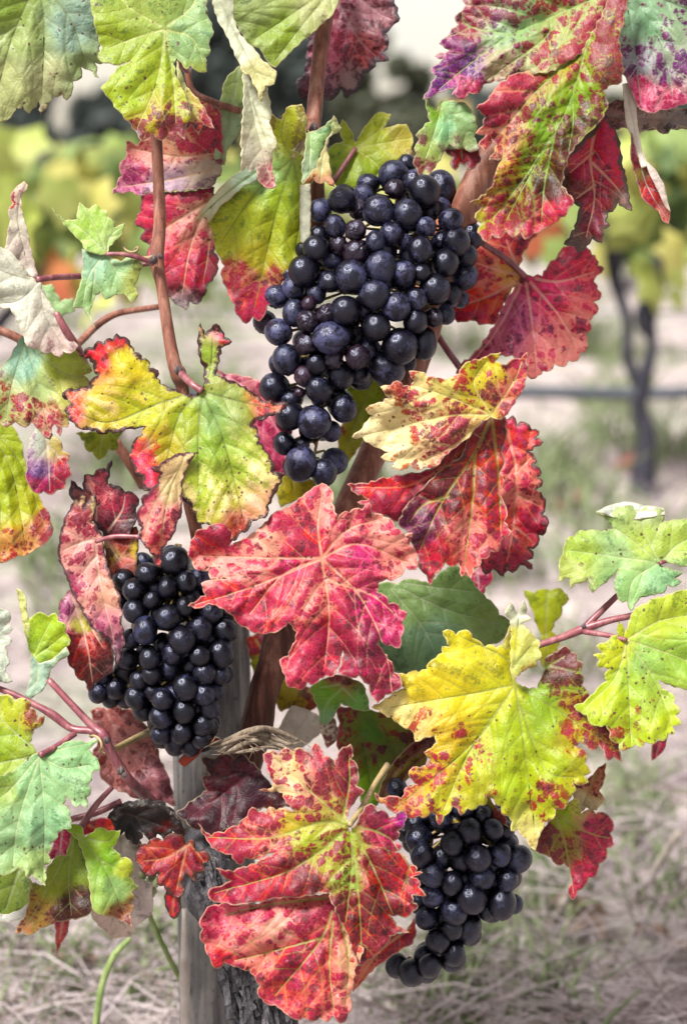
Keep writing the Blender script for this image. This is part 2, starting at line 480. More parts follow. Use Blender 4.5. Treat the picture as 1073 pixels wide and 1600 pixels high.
# a few fallen leaves
FLAB = ['reddish fallen leaf on the soil just right of the salmon leaf', 'reddish fallen leaf on the soil near the foot of the far right vine', 'brown fallen leaf on the soil below the lower right bunch', 'brown fallen leaf on the soil beside the knobbed dry stalk',
        'brown fallen leaf on the soil at the bottom left, left of the green weed stem', 'reddish fallen leaf on the soil behind the red forked stem', 'brown fallen leaf on the soil far behind the top bunch', 'brown fallen leaf on the soil at the lower right border']
def fallen():
    r = random.Random(12)
    m = [simple_mat('fallen_leaf_red', 'a04a48', 'd08a80', 30, .7), simple_mat('fallen_leaf_brown', '7a5a48', 'b09478', 30, .7)]
    me = []
    for k in range(2):
        v = [(0, 0, .006)]; n = 20
        for i in range(n):
            a = 2 * math.pi * i / n; lob = 1 + .3 * math.cos(5 * a) + r.uniform(-.08, .08)
            v.append((.04 * lob * math.cos(a), .04 * lob * math.sin(a), .004 + .02 * abs(math.sin(2.5 * a)) * r.uniform(.6, 1)))
        q = bpy.data.meshes.new('fallen_leaf'); q.from_pydata(v, [], [(0, 1 + i, 1 + (i + 1) % n) for i in range(n)]); q.update(); q.materials.append(m[k]); me.append(q)
    for i, (px, py, k, s) in enumerate([(895,802,0,1.0),(985,735,0,.8),(700,1545,1,.5),(905,1455,1,.55),(110,1530,1,.5),(850,1130,0,.7),(520,480,1,1.0),(1030,1500,1,.6)]):
        o = bpy.data.objects.new('fallen_leaf', me[k]); COL.objects.link(o)
        o.location = on_ground(px, py) + Vector((0, 0, .012)); o.scale = (s, s, s); o.rotation_euler = (r.uniform(-.4, .4), r.uniform(-.4, .4), r.uniform(0, 6))
        tag(o, FLAB[len([q for q in COL.objects if q.name.startswith('fallen_leaf')]) - 1], 'fallen leaf', 'fallen leaves scattered on the soil')
fallen()

# far leaf meshes for the vineyard rows
def far_leaf_mesh(seed, mat):
    r = random.Random(seed)
    v = [(0, 0, 0)]; n = 15
    for i in range(n):
        a = 2 * math.pi * i / n
        lob = 1 + .28 * math.cos(5 * a) + r.uniform(-.1, .1)
        if i == n // 2 * 2 - 7 and False: lob *= .4
        x, y = .05 * lob * math.sin(a), .05 * lob * math.cos(a)
        v.append((x, y, -.25 * (x * x + y * y) / .05 + r.uniform(-.006, .006)))
    f = [(0, 1 + i, 1 + (i + 1) % n) for i in range(n)]
    me = bpy.data.meshes.new('leaf'); me.from_pydata(v, [], f); me.update()
    me.polygons.foreach_set('use_smooth', [True] * len(f)); me.materials.append(mat)
    return me
FM = [simple_mat('far_leaf_yellow', 'c8c45a', 'dcd680', 9, .6, .6, transl=.3), simple_mat('far_leaf_green', '8fae54', 'b4c878', 9, .6, .55, transl=.3),
      simple_mat('far_leaf_lime', 'a8bc50', 'ccd074', 9, .6, .6, transl=.3), simple_mat('far_leaf_orange', 'd08c4c', 'c8604c', 9, .6, .6, transl=.3), simple_mat('far_leaf_dark', '5c7c44', '7c9458', 9, .6, .55, transl=.3)]
FL = [far_leaf_mesh(i, FM[i % 5]) for i in range(10)]
def far_vine(label, base, arms, blobs, nleaf, seed, trunk_r=.022, top=None):
    r = random.Random(seed)
    e = empty('grapevine', base); WORLD_LOC[e.name] = Vector(base)
    tag(e, label, 'grapevine', 'grapevines in the rows behind')
    tv, tf = [], []
    for i, arm in enumerate(arms):
        s = spline(arm, 6)
        pts = [Vector(q[:3]) for q in s]; rad = [q[3] for q in s]
        a, b = tube_geo(pts, rad, 12, .12, seed + i)
        mesh_obj('trunk' if i == 0 else 'arm', a, b, M_BGTRUNK, e, origin=pts[0])
    tot = sum(b[4] for b in blobs)
    for i in range(nleaf):
        k = r.uniform(0, tot); q = 0
        for b in blobs:
            q += b[4]
            if k <= q: break
        c = Vector(b[0]); 
        p = c + Vector((r.gauss(0, b[1]), r.gauss(0, b[2]), r.gauss(0, b[3])))
        if p.z < .12: p.z = .12 + r.random() * .1
        me = FL[r.choices(range(10), weights=[5, 5, 5, b[5], 2, 5, 4, 5, b[5], 2])[0]]
        o = bpy.data.objects.new('leaf', me); COL.objects.link(o)
        o.parent = e; o.location = p - Vector(base)
        o.rotation_euler = (math.radians(75) + r.gauss(0, .5), r.gauss(0, .5), r.gauss(0, .7))
        s = r.uniform(.6, 1.15); o.scale = (s, s, s)
    return e
b1 = on_ground(1010, 775)
D1 = b1.y * CP + CAM_H * SP     # view depth of the first row behind
q = lambda px, py, rpx, dd=0: tuple(P(px, py, D1 + dd)) + (rpx / F * D1,)
far_vine('blurred vine with a dark forked trunk at the right, behind the foreground vine', b1,
         [[q(1014,800,26),q(1004,740,20),q(1010,680,15),q(998,640,13),q(1003,600,15),q(1018,540,8),q(1008,500,17),q(1020,455,18),q(1030,400,9),q(1070,330,8)],
          [q(1001,610,11),q(980,560,9),q(980,500,9),q(960,440,10),q(958,390,16),q(945,350,9),q(900,310,6)]],
         [(P(1065,320,D1),.10,.12,.05,3,.7),(P(990,305,D1),.07,.12,.04,1.6,.5),(P(1010,250,D1),.10,.12,.05,1.2,1),(P(1130,380,D1),.1,.12,.1,2,.8),(P(885,350,D1),.05,.1,.03,.7,1),(P(965,700,D1-.1),.02,.02,.02,.05,0),(P(1075,410,D1),.05,.1,.03,.5,.6)], 78, 41)
b2 = on_ground(-60, 775)
far_vine('blurred yellow-green vine at the left, behind the foreground vine', b2,
         [[q(-60,790,22),q(-55,700,20),q(-50,600,18),q(-40,500,14),q(-10,440,9)],[q(-45,560,12),q(30,470,9),q(80,400,6)]],
         [(P(60,290,D1),.12,.12,.045,3,.2),(P(180,310,D1),.07,.12,.04,1.6,.2),(P(110,370,D1),.12,.12,.045,2.5,.3),(P(-60,340,D1),.14,.12,.09,2,1),(P(240,380,D1),.05,.1,.04,.9,.4),(P(130,430,D1),.13,.12,.03,1.6,.4),(P(300,400,D1),.04,.1,.03,.5,.4)], 105, 42)
def row(yd, xs, n, seed, zc, tag_):
    for i, x in enumerate(xs):
        base = Vector((x, yd, 0))
        far_vine(tag_[i], base, [[(x, yd, -.02, .03), (x + .02, yd, .25, .025), (x - .02, yd, .38, .022), (x + .1, yd, .5, .012)], [(x - .02, yd, .36, .018), (x - .2, yd, .48, .01)]],
                 [((x, yd, zc), .30, .15, .10, 3, .8), ((x + .3, yd, zc - .12), .2, .15, .1, 1.2, .8), ((x - .3, yd, zc - .1), .2, .15, .09, 1.2, .5)], n, seed + i)
row(5.3, [-1.15, -.12, .72, 1.75], 60, 50, .50, ['vine of the second row back, far left', 'vine of the second row back, seen between the left cane and the top bunch', 'vine of the second row back, right of the top bunch', 'vine of the second row back, beyond the right edge of the frame'])
row(8.0, [-1.7, -.75, .3, 1.35], 45, 60, .52, ['vine of the third row back, far left', 'vine of the third row back, left of the middle', 'vine of the third row back, right of the middle', 'vine of the third row back, far right'])

# drip line and wire along the first row behind
def hose(name, label, cat, pts, rad, mat):
    v, f = tube_geo([Vector(p_) for p_ in pts], [rad] * len(pts), 10)
    o = mesh_obj(name, v, f, mat, origin=pts[0]); tag(o, label, cat)
yl = P(1010, 612, D1)
hose('drip_hose', 'grey-blue irrigation hose running level along the row behind', 'hose', [(x, yl.y, yl.z + .004 * math.sin(x * 9) - (.004 if x < .3 else 0)) for x in np.linspace(-1.6, 1.6, 40)], 0.012, simple_mat('hose_plastic', '3c424e', '5a606c', 20, .5))
yl2 = P(1010, 488, D1)
hose('trellis_wire', 'thin wire stretched level above the irrigation hose', 'wire', [(x, yl2.y, yl2.z) for x in np.linspace(-1.6, 1.6, 12)], .003, simple_mat('wire_steel', '8a8c90', 'a8aaac', 20, .4))

# tree belt
def tree_meshes(seed, h, w, mat_leaf):
    r = random.Random(seed)
    v, f = [], []
    lobes = [(Vector((r.uniform(-.5, .5) * w, r.uniform(-.5, .5) * w, h * r.uniform(.25, .9))), r.uniform(.28, .5) * w) for _ in range(12)]
    lobes = [(c, R * (1.15 - .7 * max(0, c.z / h - .4))) for c, R in lobes]
    for i in range(2600):
        c, R = lobes[r.randrange(len(lobes))]
        d = Vector((r.gauss(0, 1), r.gauss(0, 1), r.gauss(0, 1))).normalized()
        p = c + d * R * (r.random() ** .35); p.z = max(p.z, .2)
        s = r.uniform(.14, .32)
        n = (d + Vector((r.gauss(0, .6), r.gauss(0, .6), r.gauss(0, .6)))).normalized()
        t = n.orthogonal().normalized(); b = n.cross(t)
        k = len(v)
        v += [p + t * s, p + b * s * .6, p - t * s, p - b * s * .6]; f.append((k, k + 1, k + 2, k + 3))
    me = bpy.data.meshes.new('crown'); me.from_pydata([tuple(x) for x in v], [], f); me.update(); me.materials.append(mat_leaf)
    return me
M_TREE = simple_mat('tree_foliage', '39464a', '56665a', 1.2, .7, .42)
M_TREE2 = simple_mat('tree_foliage_olive', '4a5240', '747a5c', 1.2, .7, .5)
M_TTRUNK = simple_mat('tree_bark', '3c3430', '5c504a', 3)
TL = ['dark tree at the far left of the tree belt', 'dark tree just right of the bright gap in the tree belt', 'tallest dark tree in the belt, behind the pale folded leaf', 'dark tree behind the green leaf at the top', 'dark tree behind the withered crimson leaf', 'lower rounded tree against the pale sky, right of the middle cane',
      'tree of the belt hidden behind the top right leaf', 'tree of the belt seen past the rolled leaf at the far right', 'tree of the belt beyond the right edge', 'tree of the belt beyond the left edge', 'low bushy tree under the bright gap at the left of the tree belt', 'broad tree at the back of the belt, behind the middle cane', 'low tree of the belt between the top right leaf and the rolled leaf']
for i, (px, hw, ty, D, mt) in enumerate([(15, 125, 40, 44, 0), (258, 100, 10, 42, 0), (360, 90, -10, 46, 0), (455, 85, 20, 44, 0), (545, 85, 15, 45, 1), (650, 80, 82, 48, 1), (760, 90, 110, 47, 0), (950, 110, 130, 46, 1), (1110, 110, 90, 48, 0), (-170, 110, 20, 45, 0), (150, 70, 138, 41, 0), (420, 120, 120, 50, 0), (850, 100, 170, 44, 0)]):
    base = P(px, 250, D); base.z = 0
    h = (P(px, ty, D)).z * 1.02; w = hw / F * D * .92
    e = empty('broadleaf_tree', base); WORLD_LOC[e.name] = base.copy()
    tag(e, TL[i], 'tree', 'trees of the dark belt behind the vineyard')
    me = tree_meshes(i + 3, h * .95, w, [M_TREE, M_TREE2][mt])
    c = bpy.data.objects.new('crown', me); COL.objects.link(c); c.parent = e
    tv, tf = tube_geo([base + Vector((0, 0, -.1)), base + Vector((.05, 0, h * .4)), base + Vector((-.05, 0, h * .8))], [.16, .12, .03], 8, .1, i)
    mesh_obj('trunk', tv, tf, M_TTRUNK, e, origin=base)

# weeds and dry stalks standing on the soil near by
M_GSTEM = bark_material('weed_stem', '5f7a3c', '8aa05c', 'b0bc84', (80, 80, 10), .6, .3, .0004)
M_DRY = bark_material('dry_stalk', '94887c', 'c4b8aa', 'e4dccf', (60, 60, 8), .85, .6, .0008)
M_POD = simple_mat('seed_pod', '8c9c64', 'c8d0a8', 120, .7)
def weed(label, pts, pod=None, mat=M_GSTEM, name='weed', cat='weed', group=None):
    g = pts[0]
    base = on_ground(g[0], g[1]) if g[2] is None else P(g[0], g[1], g[2])
    e = empty(name, base); WORLD_LOC[e.name] = base.copy()
    tag(e, label, cat, group)
    s = spline([tuple(base) + (g[3] / F * 1.1,)] + [tuple(P(a, b, c)) + (d_ / F * c,) for a, b, c, d_ in pts[1:]], 7)
    v, f = tube_geo([Vector(a[:3]) for a in s], [a[3] for a in s], 9, .06, 3)
    mesh_obj('stem', v, f, mat, e, origin=base)
    if pod:
        px, py, d, R = pod
        r = random.Random(9); vv, ff = [], []
        c = P(px, py, d); R = R / F * d
        for i in range(46):
            dr = Vector((r.gauss(0, 1), r.gauss(0, 1), r.gauss(0, 1))).normalized()
            b0 = c + Vector((dr.x * R * .7, dr.y * R * .7, dr.z * R * 1.1)) * .8
            b_, g_ = tube_geo([b0, b0 + dr * R * .2 + Vector((0, 0, R * .2)), b0 + dr * R * .25 + Vector((0, 0, R * .5))], [R * .2, R * .24, R * .05], 6)
            off = len(vv); vv += b_; ff += [tuple(k + off for k in t) for t in g_]
        mesh_obj('seed_head', vv, ff, M_POD, e, origin=c)
weed('green weed stem bending over at the bottom left', [(140,1680,1.05,6),(152,1590,1.05,6),(160,1540,1.05,5.5),(178,1494,1.05,5),(204,1466,1.05,4)])
weed('weed with a pale green seed head, beside the bright green leaf at the bottom left', [(330,1620,1.0,4.5),(290,1545,.98,4.5),(262,1492,.96,4),(238,1440,.95,4),(228,1412,.945,4)], (226,1384,.94,24))
weed('dry pale stalk with a knobbed top, upright at the lower right', [(795,1580,None,7),(850,1470,1.38,8),(880,1410,1.36,7),(925,1335,1.34,7)], (930,1328,1.34,11), M_DRY, 'dry_stalk', 'stalk', 'dry stalks in the soil')
weed('dry stalk leaning at the right edge', [(945,1520,None,7),(980,1430,1.45,8),(1015,1370,1.42,7),(1060,1300,1.38,5)], None, M_DRY, 'dry_stalk', 'stalk', 'dry stalks in the soil')
weed('short thick stalk lying on the soil at the lower right', [(862,1508,None,9),(900,1528,1.40,10),(940,1556,1.35,8)], None, M_DRY, 'dry_stalk', 'stalk', 'dry stalks in the soil')
# ------------------------------------------------------------------ leaf builder
def poly(s):
    return np.array([[float(c) for c in q.split(',')] for q in s.split()])

def inside(pts, pg):
    x, y = pts[:, 0][:, None], pts[:, 1][:, None]
    x1, y1 = pg[:, 0][None], pg[:, 1][None]
    x2, y2 = np.roll(pg[:, 0], -1)[None], np.roll(pg[:, 1], -1)[None]
    c = ((y1 > y) != (y2 > y)) & (x < (x2 - x1) * (y - y1) / (y2 - y1 + 1e-12) + x1)
    return c.sum(1) % 2 == 1

def seg_dist(pts, a, b):
    """min distance of pts to segments a->b, and arg, and t"""
    best = np.full(len(pts), 1e9); bi = np.zeros(len(pts), int); bt = np.zeros(len(pts))
    for i in range(len(a)):
        d = b[i] - a[i]; L = (d * d).sum() + 1e-9
        t = np.clip(((pts - a[i]) @ d) / L, 0, 1)
        q = a[i] + t[:, None] * d
        e = np.hypot(pts[:, 0] - q[:, 0], pts[:, 1] - q[:, 1])
        m = e < best
        best[m] = e[m]; bi[m] = i; bt[m] = t[m]
    return best, bi, bt

def serrate(pg, tooth, r):
    """finer outline: small irregular teeth between the traced corners"""
    area = 0.5 * np.sum(pg[:, 0] * np.roll(pg[:, 1], -1) - np.roll(pg[:, 0], -1) * pg[:, 1])
    s = 1 if area > 0 else -1
    out = []
    n = len(pg)
    # draw the teeth out to points: convex corners move out, notches move in
    q = pg.copy()
    for i in range(n):
        v1 = pg[i] - pg[i - 1]; v2 = pg[(i + 1) % n] - pg[i]
        l1, l2 = np.hypot(*v1), np.hypot(*v2)
        if min(l1, l2) < 4: continue
        v1 = v1 / l1; v2 = v2 / l2
        turn = math.atan2(v1[0] * v2[1] - v1[1] * v2[0], v1 @ v2) * s
        b_ = v1 - v2; L_ = np.hypot(*b_)
        if L_ < .15: continue
        b_ = b_ / L_
        q[i] = pg[i] + b_ * (min(1, abs(turn) / 1.6)) * (tooth * 1.7 if turn > 0 else tooth * .6)
    pg = q
    for i in range(n):
        a, b = pg[i], pg[(i + 1) % n]
        d = b - a; L = np.hypot(*d)
        nrm = np.array([d[1], -d[0]]) / max(L, 1e-6) * s
        out.append(a)
        k = int(L // 9)
        for j in range(1, k + 1):
            t = (j + r.uniform(-.22, .22)) / (k + 1)
            amp = tooth * (r.uniform(0.3, 1.0) if j % 2 else r.uniform(-.6, 0.1))
            out.append(a + d * t + nrm * amp)
    return np.array(out)

def grow_out(pg, r):
    """leaves that run on past the frame get a rounded, lobed far end instead of a straight one"""
    out = []
    n = len(pg)
    for i in range(n):
        a, b = pg[i], pg[(i + 1) % n]
        out.append(a)
        for ax, lim, sg in ((1, -38, -1), (0, -38, -1), (0, 1098, 1)):
            if (a[ax] - lim) * sg >= 0 and (b[ax] - lim) * sg >= 0:
                L = np.hypot(*(b - a))
                if L < 30: continue
                for t in np.linspace(.08, .92, 9):
                    q = a + (b - a) * t
                    q[ax] += sg * L * .42 * math.sin(math.pi * t) ** .8 * (1 + .16 * math.cos(t * 19) + r.uniform(-.06, .06))
                    out.append(q)
    return np.array(out)

def satur(c, k):
    g = (c * np.array([.3, .55, .15])).sum(1, keepdims=True)
    return np.clip(g + (c - g) * np.asarray(k).reshape(-1, 1), .004, .95)

def subdivide(v, f):
    e = np.concatenate([f[:, [0, 1]], f[:, [1, 2]], f[:, [2, 0]]])
    e.sort(axis=1)
    key = e[:, 0].astype(np.int64) * (len(v) + 1) + e[:, 1]
    u, idx, inv = np.unique(key, return_index=True, return_inverse=True)
    inv = inv.reshape(-1)
    mid = (v[e[idx, 0]] + v[e[idx, 1]]) * 0.5
    n = len(f); off = len(v)
    a, b, c = off + inv[:n], off + inv[n:2 * n], off + inv[2 * n:]
    v2 = np.concatenate([v, mid])
    f2 = np.concatenate([np.stack([f[:, 0], a, c], 1), np.stack([a, f[:, 1], b], 1),
                         np.stack([c, b, f[:, 2]], 1), np.stack([a, b, c], 1)])
    return v2, f2

def patch_mesh(pt, D, seed):
    """one continuous piece of blade -> dict of arrays"""
    r = random.Random(seed)
    raw = grow_out(poly(pt['o']), r)
    tooth = pt.get('tooth', D.get('tooth', 2.2))
    pg = serrate(raw, tooth, r)
    # drop nearly coincident corners
    keep = [0]
    for i in range(1, len(pg)):
        if np.hypot(*(pg[i] - pg[keep[-1]])) > 1.5: keep.append(i)
    pg = pg[keep]
    nb = len(pg)
    ob, oe = pg, np.roll(pg, -1, 0)
    # veins
    mains = [np.array(spline([np.array([float(c) for c in q.split(',')]) for q in s.split()], 6)) for s in pt.get('v', [])]
    clipped = []
    for ln in mains:
        ins = inside(ln, pg)
        dd, _, _ = seg_dist(ln, ob, oe)
        ok = ins & (dd > 3)
        run = [q for q, k in zip(ln, ok) if k]
        if len(run) > 2: clipped.append(np.array(run))
    ms_a, ms_b, mw = [], [], []
    W0 = pt.get('vw', D.get('vw', 3.4))
    for ln in clipped:
        n = len(ln)
        for i in range(n - 1):
            ms_a.append(ln[i]); ms_b.append(ln[i + 1])
            mw.append(W0 * (1 - 0.68 * i / n))
    sec = []
    for ln in clipped:
        seg = np.hypot(*(np.diff(ln, axis=0).T)); cum = np.concatenate([[0], np.cumsum(seg)])
        T = cum[-1]; s = 20.0; side = 1
        while s < T - 14:
            k = min(np.searchsorted(cum, s), len(ln) - 1)
            p = ln[k].copy(); d = ln[k] - ln[k - 1]; d = d / (np.hypot(*d) + 1e-9)
            for sd in (1, -1):
                q = p + d * r.uniform(-5, 5); a = math.radians(r.uniform(44, 58)) * sd
                dr = np.array([d[0] * math.cos(a) - d[1] * math.sin(a), d[0] * math.sin(a) + d[1] * math.cos(a)])
                pts_ = [q.copy()]
                for st in range(26):
                    b = -sd * 0.028
                    dr = np.array([dr[0] * math.cos(b) - dr[1] * math.sin(b), dr[0] * math.sin(b) + dr[1] * math.cos(b)])
                    q = q + dr * 6
                    if not inside(q[None], pg)[0]: break
                    if st > 2 and ms_a:
                        dmn, _, _ = seg_dist(q[None], ms_a, ms_b)
                        if dmn[0] < 7: break
                    pts_.append(q.copy())
                if len(pts_) > 3: sec.append(np.array(pts_))
            s += r.uniform(30, 44)
    ss_a, ss_b, sw = [], [], []
    for ln in sec:
        n = len(ln)
        for i in range(n - 1):
            ss_a.append(ln[i]); ss_b.append(ln[i + 1]); sw.append(1.9 * (1 - 0.6 * i / n))
    # triangulate
    step = pt.get('step', 11.0)
    lo, hi = pg.min(0), pg.max(0)
    gx = np.arange(lo[0], hi[0], step); gy = np.arange(lo[1], hi[1], step * .87)
    G = np.array([(x + (step / 2 if j % 2 else 0), y) for j, y in enumerate(gy) for x in gx])
    G = G + rng.uniform(-1.2, 1.2, G.shape)
    if len(G):
        ok = inside(G, pg)
        G = G[ok]
    if len(G):
        dd, _, _ = seg_dist(G, ob, oe); G = G[dd > 4.5]
    vp, ve = [], []
    base = nb
    for ln in clipped:
        idx = []
        last = None
        for q in ln:
            if last is None or np.hypot(*(q - last)) > 8:
                idx.append(base + len(vp)); vp.append(q); last = q
        ve += [(idx[i], idx[i + 1]) for i in range(len(idx) - 1)]
    if len(vp) and len(G):
        dd, _, _ = seg_dist(G, np.array(vp), np.array(vp) + 1e-6); G = G[dd > 5.0]
    allp = np.concatenate([pg] + ([np.array(vp)] if vp else []) + ([G] if len(G) else []))
    res = delaunay_2d_cdt([Vector(q) for q in allp.tolist()], ve, [list(range(nb))], 1, 1e-4)
    v = np.array([list(q) for q in res[0]]); f = np.array([list(t) for t in res[2] if len(t) == 3])
    cen = v[f].mean(1)
    f = f[inside(cen, pg)]
    for _ in range(2):
        v, f = subdivide(v, f)
    used = np.unique(f); remap = -np.ones(len(v), int); remap[used] = np.arange(len(used))
    v = v[used]; f = remap[f]
    # orient towards the camera (image y points down)
    a2 = (v[f[:, 1], 0] - v[f[:, 0], 0]) * (v[f[:, 2], 1] - v[f[:, 0], 1]) - (v[f[:, 2], 0] - v[f[:, 0], 0]) * (v[f[:, 1], 1] - v[f[:, 0], 1])
    f[a2 > 0] = f[a2 > 0][:, ::-1]
    de, _, _ = seg_dist(v, ob, oe)
    if ms_a:
        d1, i1, _ = seg_dist(v, ms_a, ms_b); vm = d1 / np.maximum(np.array(mw)[i1], .5)
    else:
        d1 = np.full(len(v), 60.0); vm = np.full(len(v), 9.0)
    if ss_a:
        d2, i2, _ = seg_dist(v, ss_a, ss_b); vsx = d2 / np.maximum(np.array(sw)[i2], .5)
    else:
        d2 = np.full(len(v), 60.0); vsx = np.full(len(v), 9.0)
    dm = np.minimum(d1, d2 * 1.25)
    # relief (mm, + = away)
    J = np.array(pt.get('j', D.get('j')) or v.mean(0), float)
    rr = np.hypot(v[:, 0] - J[0], v[:, 1] - J[1]) / 100.0
    tx, ty = pt.get('tilt', D.get('tilt', (0, 0)))
    z = tx * (v[:, 0] - J[0]) / 100 + ty * (v[:, 1] - J[1]) / 100
    z += pt.get('curl', D.get('curl', 1.0)) * rr ** 2
    bl = pt.get('blister', D.get('blister', 0.9))
    z -= bl * (1 - np.exp(-(d1 / 13.0) ** 1.5)) * 1.3 + bl * (1 - np.exp(-(d2 / 9.0) ** 1.5)) * 0.8
    z -= pt.get('pleat', D.get('pleat', 3.2)) * (1 - np.exp(-(d1 / 32.0) ** 1.4)) * np.clip(rr * 1.3, .2, 1.3)
    wav = pt.get('wave', D.get('wave', 2.2))
    z += 1.5 * wav * fbm(v[:, 0] / 60, v[:, 1] / 60, seed % 50) * np.clip(rr * 1.1, .3, 1.6)
    z += 0.16 * bl * fbm(v[:, 0] / 13, v[:, 1] / 13, seed % 50 + 9)
    ew = np.clip(1 - de / 22.0, 0, 1) ** 1.6
    z += ew * (pt.get('edge', D.get('edge', 1.6)) + 1.6 * wav * .5 * fbm(v[:, 0] / 24, v[:, 1] / 24, seed % 50 + 4))
    for cx, cy, rad, amp in pt.get('bumps', []):
        z += amp * np.exp(-((v[:, 0] - cx) ** 2 + (v[:, 1] - cy) ** 2) / rad ** 2)
    depth = D['d'] + (pt.get('d', 0) + z) / 1000.0
    # pigment
    wv = v + 14 * np.stack([fbm(v[:, 0] / 30, v[:, 1] / 30, seed % 40 + 1), fbm(v[:, 0] / 30, v[:, 1] / 30, seed % 40 + 2)], 1)
    cs = pt['c'] if 'c' in pt else D['c']
    W = np.stack([1.0 / (((wv[:, 0] - c[0]) ** 2 + (wv[:, 1] - c[1]) ** 2) / 900 + .15) ** 2.1 for c in cs], 1)
    W /= W.sum(1, keepdims=True)
    A = W @ np.array([lin(c[2]) for c in cs]) * ALB * 1.1
    red = np.clip((A[:, 0] / np.maximum(A[:, 1], 1e-4) - 1.35) / .8, 0, 1)
    A[:, 2] += red * np.maximum(0, A[:, 1] * .98 - A[:, 2]) * .7
    A *= (1 - .05 * red)[:, None]
    A = satur(A, 1 + .14 * red * pt.get('sat', D.get('sat', 1)))
    B = W @ np.array([lin(c[3]) for c in cs]) * ALB * pt.get('bk', D.get('bk', .58))
    redb = np.clip((B[:, 0] / np.maximum(B[:, 1], 1e-4) - 1.6) / 1.0, 0, 1)
    sk = pt.get('sat', D.get('sat', 1)); B = satur(B, 1 + .55 * redb * sk); B *= (1 + .12 * redb * sk)[:, None]; B *= (1 + .28 * (1 - redb) * (1 if 'bk' not in pt and 'bk' not in D else 0))[:, None]
    B[:, 2] = np.maximum(B[:, 2], redb * sk * B[:, 0] * .15)
    amt = W @ np.array([c[4] for c in cs])
    n = len(v)
    V = np.tile(lin(pt.get('V', D.get('V', 'd8d090'))) * ALB, (n, 1))
    bc, bw = pt.get('burn', D.get('burn', ('503020', 0)))
    E = np.tile(lin(bc) * ALB, (n, 1))
    return dict(v=v, f=f, depth=depth, A=A, B=B, V=V, E=E, amt=amt, dm=dm, vm=vm, vs=vsx, de=de,
                bw=np.full(n, float(bw)), spot=np.full(n, float(pt.get('spot', D.get('spot', 0.0)))))

LEAF_COUNT = [0]
def leaf(parent, label, **D):
    LEAF_COUNT[0] += 1
    seed = 100 + LEAF_COUNT[0] * 17
    pts = D.get('p') or [D]
    ms = [patch_mesh(q, D, seed + i) for i, q in enumerate(pts)]
    V, Fc, off = [], [], 0
    for m in ms:
        V.append(m['v']); Fc.append(m['f'] + off); off += len(m['v'])
    cat = lambda k: np.concatenate([m[k] for m in ms])
    v = np.concatenate(V); f = np.concatenate(Fc)
    W = Pn(v[:, 0], v[:, 1], cat('depth'))
    J = D.get('j') or tuple(v.mean(0))
    k = np.argmin((v[:, 0] - J[0]) ** 2 + (v[:, 1] - J[1]) ** 2)
    org = W[k]
    me = bpy.data.meshes.new('leaf')
    me.vertices.add(len(v)); me.vertices.foreach_set('co', (W - org).astype(np.float32).ravel())
    me.loops.add(len(f) * 3); me.loops.foreach_set('vertex_index', f.astype(np.int32).ravel())
    me.polygons.add(len(f))
    me.polygons.foreach_set('loop_start', np.arange(0, len(f) * 3, 3, dtype=np.int32))
    me.polygons.foreach_set('use_smooth', np.ones(len(f), bool))
    me.update(calc_edges=True)
    me.validate()
    for nm, key in (('colA', 'A'), ('colB', 'B'), ('colV', 'V'), ('colE', 'E')):
        a = me.attributes.new(nm, 'FLOAT_COLOR', 'POINT')
        a.data.foreach_set('color', np.concatenate([cat(key), np.ones((len(v), 1))], 1).astype(np.float32).ravel())
    for nm in ('amt', 'dm', 'vm', 'vs', 'de', 'bw', 'spot'):
        a = me.attributes.new(nm, 'FLOAT', 'POINT'); a.data.foreach_set('value', cat(nm).astype(np.float32))
    a = me.attributes.new('leafpos', 'FLOAT_VECTOR', 'POINT')
    lp = np.stack([v[:, 0] / 100 + seed * .37, v[:, 1] / 100 + seed * .11, np.full(len(v), seed * .05)], 1)
    a.data.foreach_set('vector', lp.astype(np.float32).ravel())
    me.materials.append(M_LEAF)
    o = bpy.data.objects.new('leaf', me)
    COL.objects.link(o)
    place(o, org, parent)
    so = o.modifiers.new('thickness', 'SOLIDIFY'); so.thickness = 0.00035; so.offset = 0
    if label: o['label'] = label
    for pe in D.get('pet', []):
        pts_ = [(q[0], q[1], D['d'] + q[2] / 1000.0, q[3]) for q in pe[1]]
        tube('petiole', pts_, M_PET if pe[0] == 'r' else M_PETG, o, 9, 0.05, seed)
    return o
# ------------------------------------------------------------------ the vine and its leaves
vine = empty('grapevine', P(330, 1640, 0.93))
WORLD_LOC[vine.name] = vine.location.copy()
tag(vine, 'old grapevine in the foreground with red, yellow and green autumn leaves', 'grapevine')
LF = lambda label, **k: leaf(vine, label, **k)

